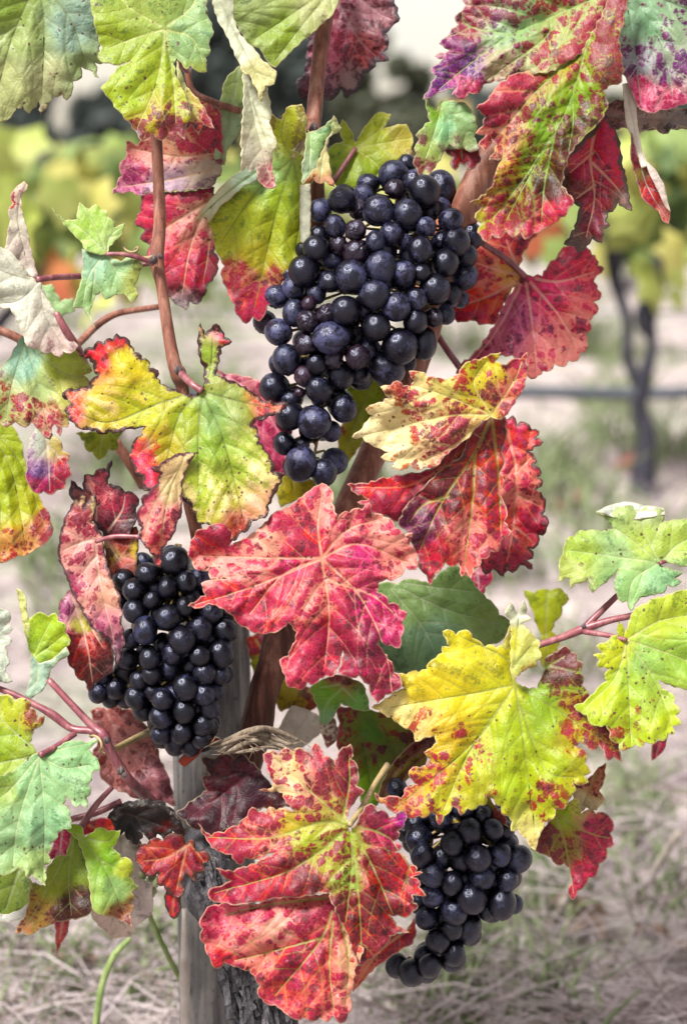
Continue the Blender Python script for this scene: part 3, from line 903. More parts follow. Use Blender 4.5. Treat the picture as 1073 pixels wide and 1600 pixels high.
# ---- top left
LF('blue-green leaf filling the top left corner of the vine', d=.872, j=(60,-30), tilt=(3,6), curl=1, tooth=3.5, wave=1.8,
   o='-40,-40 140,-40 148,12 152,40 155,60 158,85 160,95 150,99 152,117 140,110 128,106 126,120 115,128 112,142 104,152 98,149 84,151 75,162 66,174 60,160 46,173 36,166 22,176 10,187 -40,195',
   v=['60,-30 70,40 66,150', '60,-30 20,60 -10,170', '60,-30 110,30 135,100', '30,40 -10,60 -40,70'],
   V='9aa86a', vw=2.6, c=[(115,50,'a3bdac','6f9a8c',.4),(40,60,'a5b678','7d9c58',.4),(20,140,'b9c08a','9aa070',.3),(70,120,'b7bb90','b58a88',.45),(130,95,'a4b684','7da06a',.3),(10,0,'8ea650','6d8a3c',.4)], spot=.04, burn=('8a6a4a',3))
LF('green leaf above the left cane with a red-freckled drooping tip', d=.845, j=(258,46), tilt=(2,-5), curl=.8, wave=2.0,
   p=[dict(o='135,-40 332,-40 322,10 327,30 333,50 327,70 328,80 322,90 321,110 310,111 298,103 292,106 284,98 276,92 272,100 276,120 286,140 294,160 298,180 291,200 288,216 278,210 272,219 262,213 252,218 240,211 222,218 212,205 200,190 184,172 172,155 160,138 170,125 182,108 205,95 186,101 165,98 155,90 158,72 150,45 143,10',
      v=['258,46 245,130 215,200','258,46 215,58 160,80','258,46 300,60 318,100','258,46 270,120 275,190','250,40 200,10 170,-30','262,40 300,10 310,-30']),
      dict(o='276,95 283,112 292,136 305,150 318,166 333,199 318,196 310,206 300,196 292,200 284,170 278,130', d=4, tooth=2, v=['278,100 300,170 322,196'],
      c=[(285,120,'c2c98e','9fae58',.3),(305,170,'c6b76a','b03a38',.5),(322,192,'d06a50','a02c34',.7)])],
   V='c3c977', vw=2.8, c=[(220,20,'9db05e','7b9a4a',.4),(300,60,'8fae78','6f9a6c',.4),(185,75,'93a83a','6f8a26',.4),(240,110,'9fb339','84992a',.4),(195,150,'a2b83c','86a030',.3),(280,160,'a9b03a','8a3020',.45),(225,192,'b1ab3a','9c3a22',.5),(265,205,'a86a30','8a2420',.85),(225,213,'a34a2a','7e2018',.85)], spot=.08, burn=('7a3020',2),
   pet=[('r',[(258,46,0,5),(272,80,10,5),(292,110,25,5),(298,90,50,6)])])
LF('pink and crimson leaf behind the left cane, folded across its middle', d=.905, j=(340,270), tilt=(-6,0), curl=.6, tooth=3,
   p=[dict(o='200,224 215,226 235,214 270,205 290,166 320,160 342,175 348,230 346,266 330,290 290,298 235,301 225,304 200,300 180,300 184,285 190,275 188,262 198,240', v=['345,240 280,245 205,232','345,262 270,280 190,292'],
       c=[(230,240,'dd9a86','cf5a5a',.5),(310,190,'d0b070','cc3a44',.5),(325,225,'dd8060','d83a50',.75),(210,270,'cf8aa0','b85a80',.6),(260,287,'c2a8ba','a07a9c',.45),(200,295,'d08aa8','a84a78',.6),(320,270,'c0b0a0','9a7a8a',.4),(260,225,'d8a880','cf6058',.5)]),
      dict(o='226,303 220,330 213,346 226,360 222,372 234,384 230,404 240,420 250,440 262,454 270,468 290,480 297,472 308,473 320,460 326,443 337,428 341,405 335,393 341,370 333,330 332,296 290,300', d=5, v=['335,300 300,380 285,460','335,310 270,350 235,375','330,350 325,400 318,440'],
       c=[(250,330,'dd6a7c','cf2f52',.55),(300,350,'d8a08a','d03450',.5),(300,420,'d84a50','cc2434',.75),(240,380,'dd7a86','c83058',.6),(330,330,'c89a7a','b84a4a',.4),(290,468,'9a7a80','6a5058',.7)], burn=('5a4a4e',4))],
   V='d9b08c', vw=3, spot=.05, burn=('8a4a58',2))
LF('pale underside of a narrow folded leaf hanging left of the middle cane', d=.850, j=(345,15), tilt=(0,-3), curl=.3, wave=2.5,
   p=[dict(o='333,6 345,-30 362,-30 366,30 376,55 400,80 412,96 430,112 427,130 415,134 408,156 399,136 390,118 380,112 372,95 358,62 345,40', v=['348,10 380,75 405,125'], d=-4),
      dict(o='372,95 385,112 398,136 408,156 416,134 420,152 424,175 421,192 431,216 432,223 424,242 426,270 429,290 420,293 406,284 399,262 391,266 386,257 379,264 377,215 381,150 379,115', v=['382,110 398,190 422,285','395,160 410,200 420,230'],
       c=[(395,150,'cdd0b6','b9bf9c',.4),(390,240,'d3cdb8','b8a8a0',.4),(420,280,'d8b0a4','c08088',.7),(420,200,'d0d0b0','b0b890',.4)])],
   V='b8bb98', vw=2.2, c=[(350,20,'cdd2b8','b4bf9a',.3),(400,110,'d2cf98','bdb57a',.4),(372,70,'ced2b8','b6bf9c',.4)], tooth=2.2)
LF('green leaf across the top edge right of the pale folded leaf', d=.880, j=(520,-40), tilt=(2,-9), curl=1,
   o='345,-40 545,-40 530,0 520,22 500,40 485,55 470,66 450,85 430,104 420,98 405,76 386,66 372,42 356,18', v=['530,-30 460,20 400,60','530,-30 480,30 430,95'],
   V='8a9a50', vw=2.5, c=[(400,20,'a0b074','82985a',.4),(440,50,'8aa03e','6f8630',.4),(430,90,'8a9c48','6a7a34',.4),(500,15,'b0b480','9a8a6a',.4)], tooth=1.6)
LF('narrow shaded green leaf edge between the left cane and the pale leaf', d=.905, j=(375,105), tilt=(4,0), curl=1,
   o='376,104 360,115 350,130 344,165 347,182 337,202 337,256 350,256 356,235 368,216 377,200 381,150 381,112', v=['374,108 358,180 346,250'],
   V='b5c49a', c=[(365,130,'a3b672','7f9a55',.4),(350,200,'b5c8a4','90ad80',.4)], tooth=1.5)
LF('crimson and grey withered leaf behind the middle cane at the top', sat=.1, d=.925, j=(500,20), tilt=(-4,3), curl=1.5, wave=4,
   o='520,-40 600,-40 622,28 612,42 604,52 606,68 600,82 603,92 588,98 580,108 570,114 560,136 542,150 532,141 522,152 510,156 492,152 486,158 470,150 465,130 475,115 480,80 486,50 508,20', v=['520,-10 560,60 590,90','515,0 510,80 490,145','540,-20 590,20 612,30'],
   V='b08a90', c=[(490,120,'a86a80','6a4050',.6),(530,70,'c06a80','b02a4c',.6),(570,80,'c87070','b03040',.65),(560,120,'a08a88','7a5a60',.5),(600,40,'9a6a70','6a4048',.6),(550,20,'b08088','9a4058',.5)], burn=('5c4450',9), tooth=3)
# ---- around the top bunch
LF('large green leaf left of the top bunch with its lower edge turning red', d=.876, j=(458,248), tilt=(-7,3), curl=.6, wave=2.2,
   p=[dict(o='420,178 440,186 448,170 470,165 480,186 476,214 457,234 470,242 479,262 490,276 481,300 482,345 477,380 463,408 444,430 438,450 431,470 418,478 414,490 405,500 395,496 385,503 370,490 366,476 360,465 352,447 346,428 350,416 340,397 335,380 329,356 325,340 345,310 370,290 395,270 422,262 428,240 424,205',
       v=['458,248 430,340 398,480','458,248 400,300 345,380','458,248 470,320 462,390','458,248 440,215 445,185'],
       c=[(440,300,'9db33e','7d9a36',.5),(380,340,'b0bb48','8fa63c',.5),(350,380,'b3b744','94a238',.5),(440,380,'a6b13c','8aa034',.5),(400,400,'b0aa3c','9aa03a',.5),(370,435,'c07a3c','b02c2c',.6),(420,440,'b0803c','a83030',.55),(400,485,'d86a60','c22f44',.75),(360,460,'dd7a70','c83a48',.7),(455,200,'a8ac44','8a7a34',.5),(420,280,'8fb070','76a064',.4)]),
      dict(o='306,346 312,332 324,318 340,298 362,276 392,256 404,262 401,282 380,292 361,310 345,322 335,336 326,346 318,340', d=-7, v=['400,268 350,305 314,338'], tooth=1,
       c=[(390,265,'b6cdb4','9ab89c',.3),(330,320,'cfd0b0','b8a890',.4),(310,342,'b89a70','8a5a40',.6)]),
      dict(o='470,290 484,288 486,310 485,345 484,380 471,378 468,340', d=-5, tooth=.8, c=[(478,330,'ccd0bc','b4bca4',.1)])],
   V='7d8f3a', vw=2.6, spot=.05, burn=('a83a3a',3),
   pet=[('g',[(458,248,0,5),(470,228,3,5),(482,208,8,6)])])
LF('small folded leaf, half green and half cream, beside the middle cane above the top bunch', d=.850, j=(478,225), tilt=(5,0),
   p=[dict(o='477,232 480,210 494,204 508,196 521,184 526,192 518,205 508,224 500,246 494,262 486,270 474,286 472,262', v=['486,212 482,280'], c=[(490,225,'8fae72','6a9a60',.4),(480,265,'a8bf9a','88a880',.4)]),
      dict(o='521,184 531,200 514,216 511,236 516,262 520,289 508,284 500,286 490,282 476,287 486,270 494,262 500,246 508,224 518,205', d=-2, v=['522,192 506,240 500,284'], c=[(515,205,'c2cc98','a8b878',.4),(500,260,'cfc890','b8a468',.4),(512,280,'d6a47a','b86048',.5)])],
   V='c8cfa4', vw=1.8, burn=('9a5a44',3))
LF('small yellow-green leaf above the top bunch', d=.915, j=(555,232), tilt=(-2,-7), curl=2,
   o='512,240 520,228 536,220 530,204 535,190 548,204 556,222 565,205 580,186 592,177 608,180 604,191 598,201 615,197 633,196 640,206 644,216 640,236 628,242 618,254 602,262 590,280 575,284 560,291 530,291 515,270', v=['555,232 590,205 602,182','555,232 610,222 640,216','555,232 590,260 585,282','555,232 530,220 534,194','555,232 535,265 528,288'],
   V='c9cf6a', vw=2.4, c=[(580,210,'b3bf4c','98aa3c',.5),(620,220,'b8ae5c','a89a4a',.4),(530,260,'9eb53a','86a030',.5),(580,270,'8fa63c','7a9434',.4)], tooth=2.2,
   pet=[('r',[(555,232,-1,4),(540,255,-4,4),(520,285,-8,4.5)])])
LF('large mottled leaf at the top right, purple lobe above a green and crimson lobe', d=.832, j=(940,5), tilt=(-4,-4), curl=.7, blister=1.5, wave=3, vw=2.8,
   p=[dict(o='716,-40 950,-40 946,20 915,78 860,110 800,122 772,127 755,133 746,144 732,146 724,152 709,147 712,138 700,139 680,148 664,153 672,134 680,118 676,110 690,92 684,88 700,78 690,68 702,52 714,38 712,28 726,8',
       v=['945,-10 860,28 780,65 685,140','860,28 850,60 760,125','800,55 730,40 720,10'],
       c=[(705,70,'b07a90','8a4a78',0.66),(690,125,'b8709a','6e4080',0.71),(740,40,'b08a80','a04a5c',0.61),(730,100,'a07a98','704a80',0.71),(780,60,'9ab48c','7a5a80',0.56),(820,40,'8fae78','a06a70',0.51),(880,30,'a0a868','b04a54',0.51),(860,70,'a8a870','b04a50',0.56),(780,110,'b8a888','9a4a70',0.56),(725,140,'d07a94','b83a64',0.66)]),
      dict(o='800,118 858,104 912,74 945,12 970,-40 985,-40 974,30 966,62 972,104 969,126 950,135 943,142 948,161 938,186 915,206 898,228 886,250 880,270 878,290 893,314 886,330 866,348 846,360 820,371 812,364 800,368 790,360 780,370 768,368 760,374 748,362 752,350 744,340 751,322 738,316 758,303 770,285 776,264 783,250 767,248 772,238 774,226 768,220 760,233 750,226 757,212 747,207 754,196 757,182 747,170 762,155 768,146 778,134',
       d=-5, v=['945,5 915,78 885,170 830,270 790,345','915,76 850,130 775,215','893,150 895,190 888,235','870,190 850,290 845,345','860,215 810,290 770,340'],
       c=[(930,60,'93a044','a0442c',0.51),(870,110,'a8a050','a83a3c',0.56),(940,120,'8a9a3c','8a2020',0.61),(900,150,'86a83a','8a3c22',0.48),(800,140,'d88a80','b83050',0.61),(775,190,'d8848c','c02c58',0.66),(790,220,'c89a60','9a3050',0.61),(850,200,'82a838','8a3428',0.56),(880,220,'6a7a2c','5a1c20',.82),(895,190,'7a9030','6a1c1c',.66),(790,260,'c0a048','b04830',0.56),(830,260,'8cae3c','7a2c22',0.56),(860,290,'5a2c24','4a1420',.95),(845,270,'7a8a34','5a1c20',.7),(820,300,'8a7a30','7a1c1c',.7),(770,320,'b08a38','b02c20',0.66),(810,330,'7a8a34','8a1c1c',0.71),(760,355,'a0a044','b83038',0.56),(870,325,'d86a74','c83450',0.66),(840,350,'e08a80','d03a50',0.66)])],
   V='93b45a', spot=.06, burn=('7a3048',2), tooth=3)
LF('purple and green leaf at the right end of the top edge', d=.842, j=(975,-20), tilt=(2,-5), curl=1, blister=1.3,
   o='940,-40 1110,-40 1110,140 1076,160 1060,165 1046,170 1030,172 1020,176 1005,172 996,165 985,142 976,120 962,100 950,60 944,10', v=['975,-20 990,70 1000,160','975,-20 1030,60 1050,150','975,-20 1060,10 1100,30'],
   V='86a888', vw=2.6, c=[(1010,40,'86ac84','8a4a6c',.4),(1050,50,'94a886','84487a',.55),(1000,100,'9a98a0','8a4a78',.6),(1040,110,'a09a98','7a4074',.6),(1005,140,'d0708c','b83064',.6),(1040,150,'dc90a0','c04070',.55),(1060,90,'a0a890','7a4878',.5)], burn=('8a4868',3), tooth=2.5)
LF('dry grey-pink leaf remnant under the purple and green leaf at the right', sat=.1, d=.868, j=(945,175), wave=4, blister=1.6, tooth=3,
   o='936,170 955,160 975,157 998,169 1030,173 1073,170 1096,178 1094,198 1060,198 1035,207 1018,200 1000,205 985,196 965,201 945,192', v=['940,178 1000,185 1080,186'], V='b8a49c', c=[(955,178,'b08a84','8a6060',.5),(1000,185,'b8a49c','7a6660',.5),(1060,188,'a89a94','5c504e',.55)])
LF('red leaf with a withered brown tip hanging below the top right leaf', bk=.95, d=.846, j=(930,200), tilt=(2,-2), curl=.8, blister=1.2,
   o='945,184 955,196 965,216 970,240 973,262 976,272 981,300 984,326 972,322 965,318 956,330 950,333 946,345 949,352 942,358 938,376 925,374 916,384 905,392 896,385 884,380 891,366 897,358 901,340 904,324 890,312 880,296 877,270 883,250 896,232 912,214 930,198', v=['930,200 922,250 928,310 915,370','925,255 955,285 968,300','925,240 890,270','928,290 900,310'],
   V='f0b498', vw=3.6, c=[(935,220,'d04044','b01624',.6),(955,260,'d83048','b4102c',.7),(905,260,'cc3040','a81828',.7),(910,300,'7a4a3c','5a3028',.7),(925,310,'c02448','8a1040',.75),(925,350,'7a4048','6a3440',.8),(905,375,'7a6258','5e4a44',.7),(972,310,'8a6a60','6a5048',.6),(880,285,'7a4a3c','5a3a30',.7)], burn=('6a5248',8), tooth=2.6)
LF('rolled narrow leaf with a white back and red inside, far right', d=.842, j=(978,140), tilt=(0,0), wave=1.2,
   p=[dict(o='972,132 985,130 993,160 995,195 1003,236 1012,258 1002,262 994,240 988,218 982,206 977,190', c=[(985,170,'e4dcd2','cfc4c0',.3)], v=['978,136 986,180 1000,250'], tooth=.6),
      dict(o='986,208 994,240 1002,262 1014,256 1028,275 1036,287 1044,322 1046,332 1043,348 1035,345 1028,330 1016,322 1003,310 996,290 990,272 984,240', d=3, v=['988,215 1010,290 1040,340'],
       c=[(992,240,'b02a30','8a1c24',.6),(1000,280,'8a7a3a','8a2820',.5),(1015,300,'c84830','a82424',.6),(1035,330,'d89080','c05a50',.5)], tooth=1.2),
      dict(o='1008,252 1022,264 1036,287 1046,330 1038,322 1028,300 1014,272', d=-2, c=[(1025,280,'e0d4cc','c8b4b0',.3)], tooth=.6)],
   V='d8c8c0', vw=1.6)
LF('small mottled green leaf hanging over the top of the bunch, right side', d=.842, j=(690,165), tilt=(-2,-5), curl=1, blister=1.2,
   p=[dict(o='664,155 674,166 682,172 690,160 702,158 720,160 730,166 738,178 745,200 741,214 746,230 735,236 724,230 716,232 702,226 694,236 690,244 682,256 672,269 664,265 655,271 650,262 646,254 650,240 648,232 654,218 651,212 660,200 664,194 671,190 668,176', v=['690,165 680,200 662,255','690,165 715,190 735,225','690,165 700,190 700,220'],
       c=[(680,185,'86a844','6a9a3c',.4),(720,190,'8fae78','7a8a5c',.4),(670,230,'96a85a','8a5a60',.5),(662,258,'9a8a60','7a3040',.65),(715,220,'94a070','8a6a60',.5),(700,200,'7ab084','5f9a70',.4)]),
      dict(o='698,236 716,232 728,234 741,232 749,248 744,256 735,263 726,258 718,255 711,263 704,256 706,246', d=7, v=['720,232 722,258'], c=[(735,245,'c03034','8a1418',.7),(708,246,'8a3038','6a1420',.7)])],
   V='9ab070', vw=2, burn=('7a4a48',3))
LF('pink and orange leaf behind the right side of the top bunch', d=.925, j=(820,432), tilt=(0,-3), curl=.8, blister=1.4, vw=3.6,
   p=[dict(o='745,378 765,366 800,362 836,364 826,380 815,400 811,420 820,432 800,450 786,475 773,503 755,506 735,501 720,502 704,496 696,478 706,452 716,430 730,402', v=['820,432 770,420 720,400','820,432 770,460 715,480','820,432 800,400 790,375'],
       c=[(760,390,'dd8a5c','d04a3c',0.45),(740,430,'e29a80','d84a48',0.50),(790,420,'dcb050','d8602c',0.40),(760,460,'e0803c','cf3424',0.55),(730,485,'dc5a50','c8283c',0.65),(800,380,'d8706c','c83a48',0.55)]),
      dict(o='820,432 832,432 846,430 856,415 870,400 876,392 886,386 900,384 915,388 924,398 930,405 934,414 939,420 931,432 928,440 933,452 936,462 928,472 932,482 926,494 921,502 921,514 914,520 916,534 914,546 906,552 900,562 888,564 880,571 866,570 858,578 848,580 840,586 830,589 822,580 812,564 800,556 775,558 756,566 740,576 716,581 722,568 736,556 752,540 764,520 774,504 790,470', v=['820,432 870,440 928,425','820,432 870,490 905,550','820,432 830,500 838,580','820,432 780,510 735,570','820,432 860,412 880,394'],
       c=[(880,410,'dd5068','c42a54',0.55),(860,460,'d8587c','b83464',0.55),(910,450,'e28a8c','d04064',0.50),(900,520,'e6a08c','d85468',0.45),(850,530,'e49498','c8507c',0.45),(870,565,'e8a48c','d85a60',0.45),(800,500,'c07090','9a4a70',0.45),(780,540,'cc8094','b05070',0.45),(740,570,'c87488','b04a68',0.45)])],
   V='eeb0a0', spot=.02, burn=('c87a5a',3), tooth=3.2,
   pet=[('r',[(820,432,-1,5),(790,405,-8,5),(750,378,-15,5)]), ('r',[(722,580,-2,5.5),(700,550,-2,5.5),(676,512,2,5.5)])])
# ---- centre right
LF('dark red lobe with a yellow-green midrib below the cream and red lobe', d=.856, j=(768,652), tilt=(-3,-5), curl=.8, blister=1.6, vw=4.2, wave=3,
   p=[dict(o='546,758 560,755 575,755 592,748 610,745 635,740 656,738 680,728 702,706 735,678 748,684 720,712 690,734 664,758 648,775 634,792 620,812 600,805 588,803 580,800 572,790 562,785 574,780 566,774 556,770', v=['740,690 650,755 556,762'], c=[(580,768,'d85050','b82030',.6),(640,760,'c83038','a01420',.65),(700,715,'b02030','801018',.7),(610,795,'c83a40','a81c28',.65)], d=-2, V='e07a5a'),
      dict(o='735,678 752,660 768,650 787,654 790,682 784,706 786,722 780,740 786,752 778,772 786,784 791,800 788,815 796,830 782,846 776,860 766,862 760,871 752,874 749,882 740,888 735,901 728,894 722,898 715,882 705,884 695,880 688,890 680,896 676,904 672,911 666,899 655,886 652,868 644,850 640,838 634,829 624,818 634,792 648,775 664,758 690,734 720,712', v=['768,650 740,710 690,785 655,860','742,706 738,780 725,885','768,652 778,740 782,830','700,775 660,790 640,815'],
       c=[(760,690,'b03a30','8a1420',.7),(700,740,'b03a40','6a1020',.75),(770,720,'c05a44','9a1c28',.6),(700,780,'a04a50','5a1c38',.7),(660,830,'8a5070','5a2448',.6),(740,760,'b06048','8a1c30',.65),(740,830,'dc9a88','b83050',.5),(770,800,'d86a60','c02434',.65),(680,880,'c84a58','a8203c',.65),(730,880,'dc8a80','b03044',.5),(780,760,'d05048','b02030',.6)])],
   V='a8a04a', spot=.22, burn=('8a2030',2), tooth=2.6)
LF('cream lobe freckled with red, folded over the dark red lobe right of the bunch', d=.838, j=(768,648), tilt=(-3,3), curl=.9, blister=1.5, vw=2.6, wave=3,
   o='716,584 722,574 735,565 748,562 760,557 779,553 774,564 790,569 800,562 812,560 821,554 823,580 820,596 815,611 806,624 796,640 782,654 766,652 752,658 736,678 718,694 704,704 690,718 680,728 664,730 650,733 640,727 630,732 615,730 620,719 608,720 599,714 606,707 590,700 576,692 566,684 554,682 566,669 574,658 582,650 575,640 585,632 598,628 606,621 598,606 610,602 620,597 630,602 641,603 646,595 642,582 656,582 668,588 680,590 700,592',
   v=['768,648 700,650 620,668 560,682','768,648 700,620 640,600','768,648 740,600 760,565','768,648 720,690 660,722','768,648 800,600 815,565'],
   c=[(570,680,'ecdfb4','e4d0a0',0.37),(600,640,'ecdcac','d8a080',0.42),(620,700,'ecdcac','d89a80',0.42),(650,620,'e8d8a0','c84a50',0.52),(660,670,'e4d0a0','b03058',0.62),(700,610,'dcd080','c87a50',0.47),(740,590,'c8c050','c87040',0.42),(775,575,'c0bc48','c05a3c',0.47),(800,575,'d88a5c','c82c3c',0.62),(790,620,'d88a60','b82434',0.67),(720,650,'d0a870','b02c48',0.67),(755,635,'c8b860','a83a44',0.57),(690,690,'e0b090','b82c44',0.62),(735,620,'c4b850','a84040',0.57)],
   V='d8cc7c', spot=.10, burn=('b87a60',2), tooth=2.6)
LF('salmon red crinkled leaf behind the dark red lobe, right of centre', d=.900, j=(790,690), tilt=(2,-2), curl=1, blister=2.0, vw=3.8, wave=4.5,
   o='782,664 800,654 808,662 818,662 830,671 838,676 837,684 842,690 834,698 827,705 834,716 834,726 842,738 840,746 844,752 838,765 846,776 850,790 848,804 853,812 850,830 842,836 838,850 828,858 830,866 824,876 826,885 812,884 800,891 792,886 785,896 770,890 760,893 752,880 756,860 770,830 774,780 770,750 784,700',
   v=['792,672 806,740 800,830 790,885','804,740 830,715','804,770 840,790','800,820 830,845'],
   c=[(805,690,'dc7060','cc2c40',.6),(825,720,'e08a74','d04450',.5),(825,770,'e4a080','dc6a58',.45),(830,820,'d86070','c02444',.65),(800,850,'dc7a6c','c43048',.6),(790,760,'e29a80','cc4048',.5),(775,870,'d8707c','b83050',.6)],
   V='eaa488', spot=.06, burn=('7a4444',5), tooth=4)
LF('small pale pink leaf tip below the salmon leaf', d=.93, o='722,893 735,900 750,882 765,890 768,905 758,918 752,932 738,926 728,915', c=[(745,905,'e6a8b4','d87088',.5)], v=['745,888 748,925'], V='eebcc0')
LF('shaded dark green leaf behind the yellow leaf', d=.905, j=(625,920), tilt=(-2,-3), curl=.8, blister=.8, wave=2,
   o='590,915 604,910 620,912 632,906 646,905 658,908 672,911 684,898 696,890 706,886 716,887 726,898 736,906 748,922 760,935 772,946 780,960 790,966 796,976 790,990 780,1002 755,1012 742,1030 730,1040 690,1050 660,1058 640,1052 620,1050 600,1035 590,1010 585,960', v=['600,905 690,950 780,975','610,920 660,980 690,1045','620,910 700,920 750,925'],
   V='a8b48c', vw=2.0, c=[(640,940,'7f9a60','64824a',.4),(720,930,'84a464','6a8c50',.4),(680,1000,'6f8f70','5c7c5c',.4),(630,1030,'74946c','5e8058',.4),(760,970,'88a060','70803c',.4)], tooth=2.5)
# ---- centre: hero red leaf
LF('large crimson star-shaped leaf in the centre of the picture', d=.838, j=(502,872), tilt=(1,-6), curl=1.3, blister=1.5, vw=3.2, wave=3.5,
   o='503,757 515,764 520,776 519,786 523,800 528,809 536,802 546,800 555,795 566,795 576,789 583,805 592,804 600,808 612,815 616,824 626,830 632,836 642,835 640,850 648,862 651,880 647,888 634,888 630,894 615,905 604,905 592,911 590,925 601,931 608,942 618,944 625,952 633,958 628,972 630,984 626,996 623,1010 612,1009 604,1008 594,1000 591,1006 600,1020 606,1030 614,1042 616,1050 623,1056 626,1070 612,1083 602,1086 590,1096 580,1085 575,1070 566,1062 560,1056 550,1058 540,1055 531,1050 534,1034 535,1018 531,1036 525,1046 520,1055 508,1056 500,1060 490,1068 480,1067 470,1076 460,1074 450,1070 446,1056 441,1045 439,1032 450,1024 454,1014 461,1001 463,988 456,978 450,974 436,985 416,990 396,988 384,980 374,975 364,962 350,952 338,946 326,944 312,949 297,946 310,936 320,930 317,913 330,907 356,904 330,902 326,893 310,890 303,884 300,876 295,866 299,845 304,838 310,829 322,826 330,821 345,819 356,826 363,836 360,851 375,845 391,835 400,830 410,821 418,814 425,805 440,797 452,792 461,785 472,776 485,766',
   v=['502,872 497,820 503,770','502,872 560,850 640,880','502,872 540,830 590,812','502,872 560,930 600,1010 612,1080','502,872 514,960 505,1055','502,872 440,900 390,960','500,874 400,915 305,945','500,872 420,872 310,868','508,905 580,930 622,965'],
   c=[(500,790,'e6a48c','cc3c44',0.53),(530,830,'e49a94','d03a60',0.58),(600,840,'e4a890','d86070',0.43),(630,870,'e2a084','cc5058',0.48),(560,860,'d86a94','b82060',0.63),(450,815,'dc8a74','c82c38',0.63),(480,850,'d84a40','c01c2c',0.73),(420,850,'e8b494','d4544c',0.45),(330,850,'d8505c','b81c38',0.63),(330,875,'e8b4a0','d04c58',0.48),(400,890,'e8a894','cc3c6c',0.53),(450,890,'d85a80','c02050',0.63),(350,935,'dc5054','c01830',0.73),(390,960,'d83c4c','bc1428',0.78),(440,930,'e28a7c','cc3040',0.58),(480,940,'e4a484','d03c60',0.53),(520,930,'e0a080','c82c54',0.58),(480,1030,'dc7a80','c42c4c',0.63),(500,1000,'d86470','c02440',0.63),(560,940,'cc3078','980c54',0.78),(580,1000,'c02c70','8c0c54',0.78),(600,1070,'cc3c6c','9c1050',0.73),(620,970,'e490a8','c83870',0.58),(590,950,'cc3c74','a01858',0.68),(540,1000,'c82450','9c1038',0.73)],
   V='ecb08c', spot=.10, burn=('a85a44',2), tooth=2.4)
# ---- left: yellow burnt leaf
LF('yellow-green leaf with scorched brown edges left of the top bunch', d=.846, j=(316,610), tilt=(-2,-5), curl=1.0, blister=.9, vw=2.4, wave=3,
   p=[dict(o='316,610 305,617 285,614 262,604 252,600 246,590 245,580 234,574 232,566 222,560 216,552 211,550 204,539 198,530 188,526 183,524 176,530 168,531 162,536 154,535 146,542 140,544 132,555 140,560 146,568 148,578 153,586 144,594 140,602 132,604 120,608 112,608 104,612 101,619 108,626 110,632 104,641 108,648 110,656 116,661 124,668 140,672 150,673 160,677 172,674 185,675 205,670 225,668 221,680 210,691 206,706 204,716 210,731 212,738 222,746 224,762 240,770 270,770 298,790 302,802 310,816 322,818 332,822 344,832 355,836 366,842 378,832 386,828 394,815 406,810 416,804 419,790 428,774 435,760 441,742 430,736 428,726 424,718 418,708 414,704 405,690 402,672 396,664 400,656 410,656 420,650 432,646 441,640 446,632 428,629 410,625 398,616 388,610 372,600 356,594 345,589 338,585 340,570 343,556 346,545 351,541 358,534 351,526 345,515 338,509 330,513 324,517 320,521 314,509 310,526 310,546 313,560 319,580 320,596',
       v=['316,610 250,630 170,660 112,640','316,610 250,575 190,540','312,614 280,650 258,730','316,612 350,690 380,810','318,612 365,625 430,640','318,606 330,570 332,525','316,612 310,680 310,760'],
       bk=1.12, c=[(200,560,'b4b83c','d8c850',.5),(150,560,'d8905c','c06848',.55),(190,536,'c87850','9a4434',.55),(150,640,'c8c050','f2dfa0',.62),(220,640,'b8bc48','e2d274',.5),(120,620,'e0a880','d08068',.55),(110,645,'dc9078','b85a50',.6),(260,600,'b8b448','d4c45c',.4),(290,660,'9fae44','b8bc58',.4),(330,650,'8cac68','a0b87c',.4),(370,640,'94a45c','a8a86c',.4),(420,640,'d8903c','b8602c',.5),(330,700,'98b454','b8c878',.45),(370,720,'a4b858','d0d088',.5),(400,740,'b0b860','efdfa4',.65),(350,790,'b8b858','f4e4ac',.65),(310,770,'a8b854','ecdc9c',.58),(370,822,'c88a54','8a5038',.6),(415,780,'d8b080','e4b098',.6),(225,710,'d86a5c','b04038',.6),(215,740,'d05850','983434',.65),(330,550,'96b04c','86a048',.4),(345,530,'d08a90','b05a68',.5),(250,700,'b8b04c','c88860',.4)])],
   V='6a7438', spot=.14, burn=('4a201c',6.5), tooth=3.0,
   pet=[('r',[(316,611,-2,6),(300,600,0,5.5),(284,584,8,6)])])
LF('pale pink-green lobe folded forward in front of the lower left cane', d=.836, j=(290,712), tilt=(4,-2), curl=.6, wave=2.5, blister=.8,
   o='272,712 286,709 303,709 297,722 290,738 285,756 284,800 276,820 270,836 262,846 255,857 252,872 250,884 244,882 240,869 232,858 225,850 219,836 221,824 216,814 215,800 222,788 222,780 235,766 246,755 249,740 239,732 248,728 256,721', v=['288,714 262,780 248,875','280,730 240,790 225,840','276,760 280,800'],
   V='a8945c', vw=2.2, c=[(275,730,'d8c094','c8a078',.4),(260,770,'d4c090','d09880',.4),(270,810,'e09a90','d05c70',.6),(240,810,'e0a898','cc5c78',.5),(232,775,'d06c84','8a3a50',.6),(246,860,'dc8c74','b85a4c',.5)], burn=('6a3440',5), tooth=2.2)
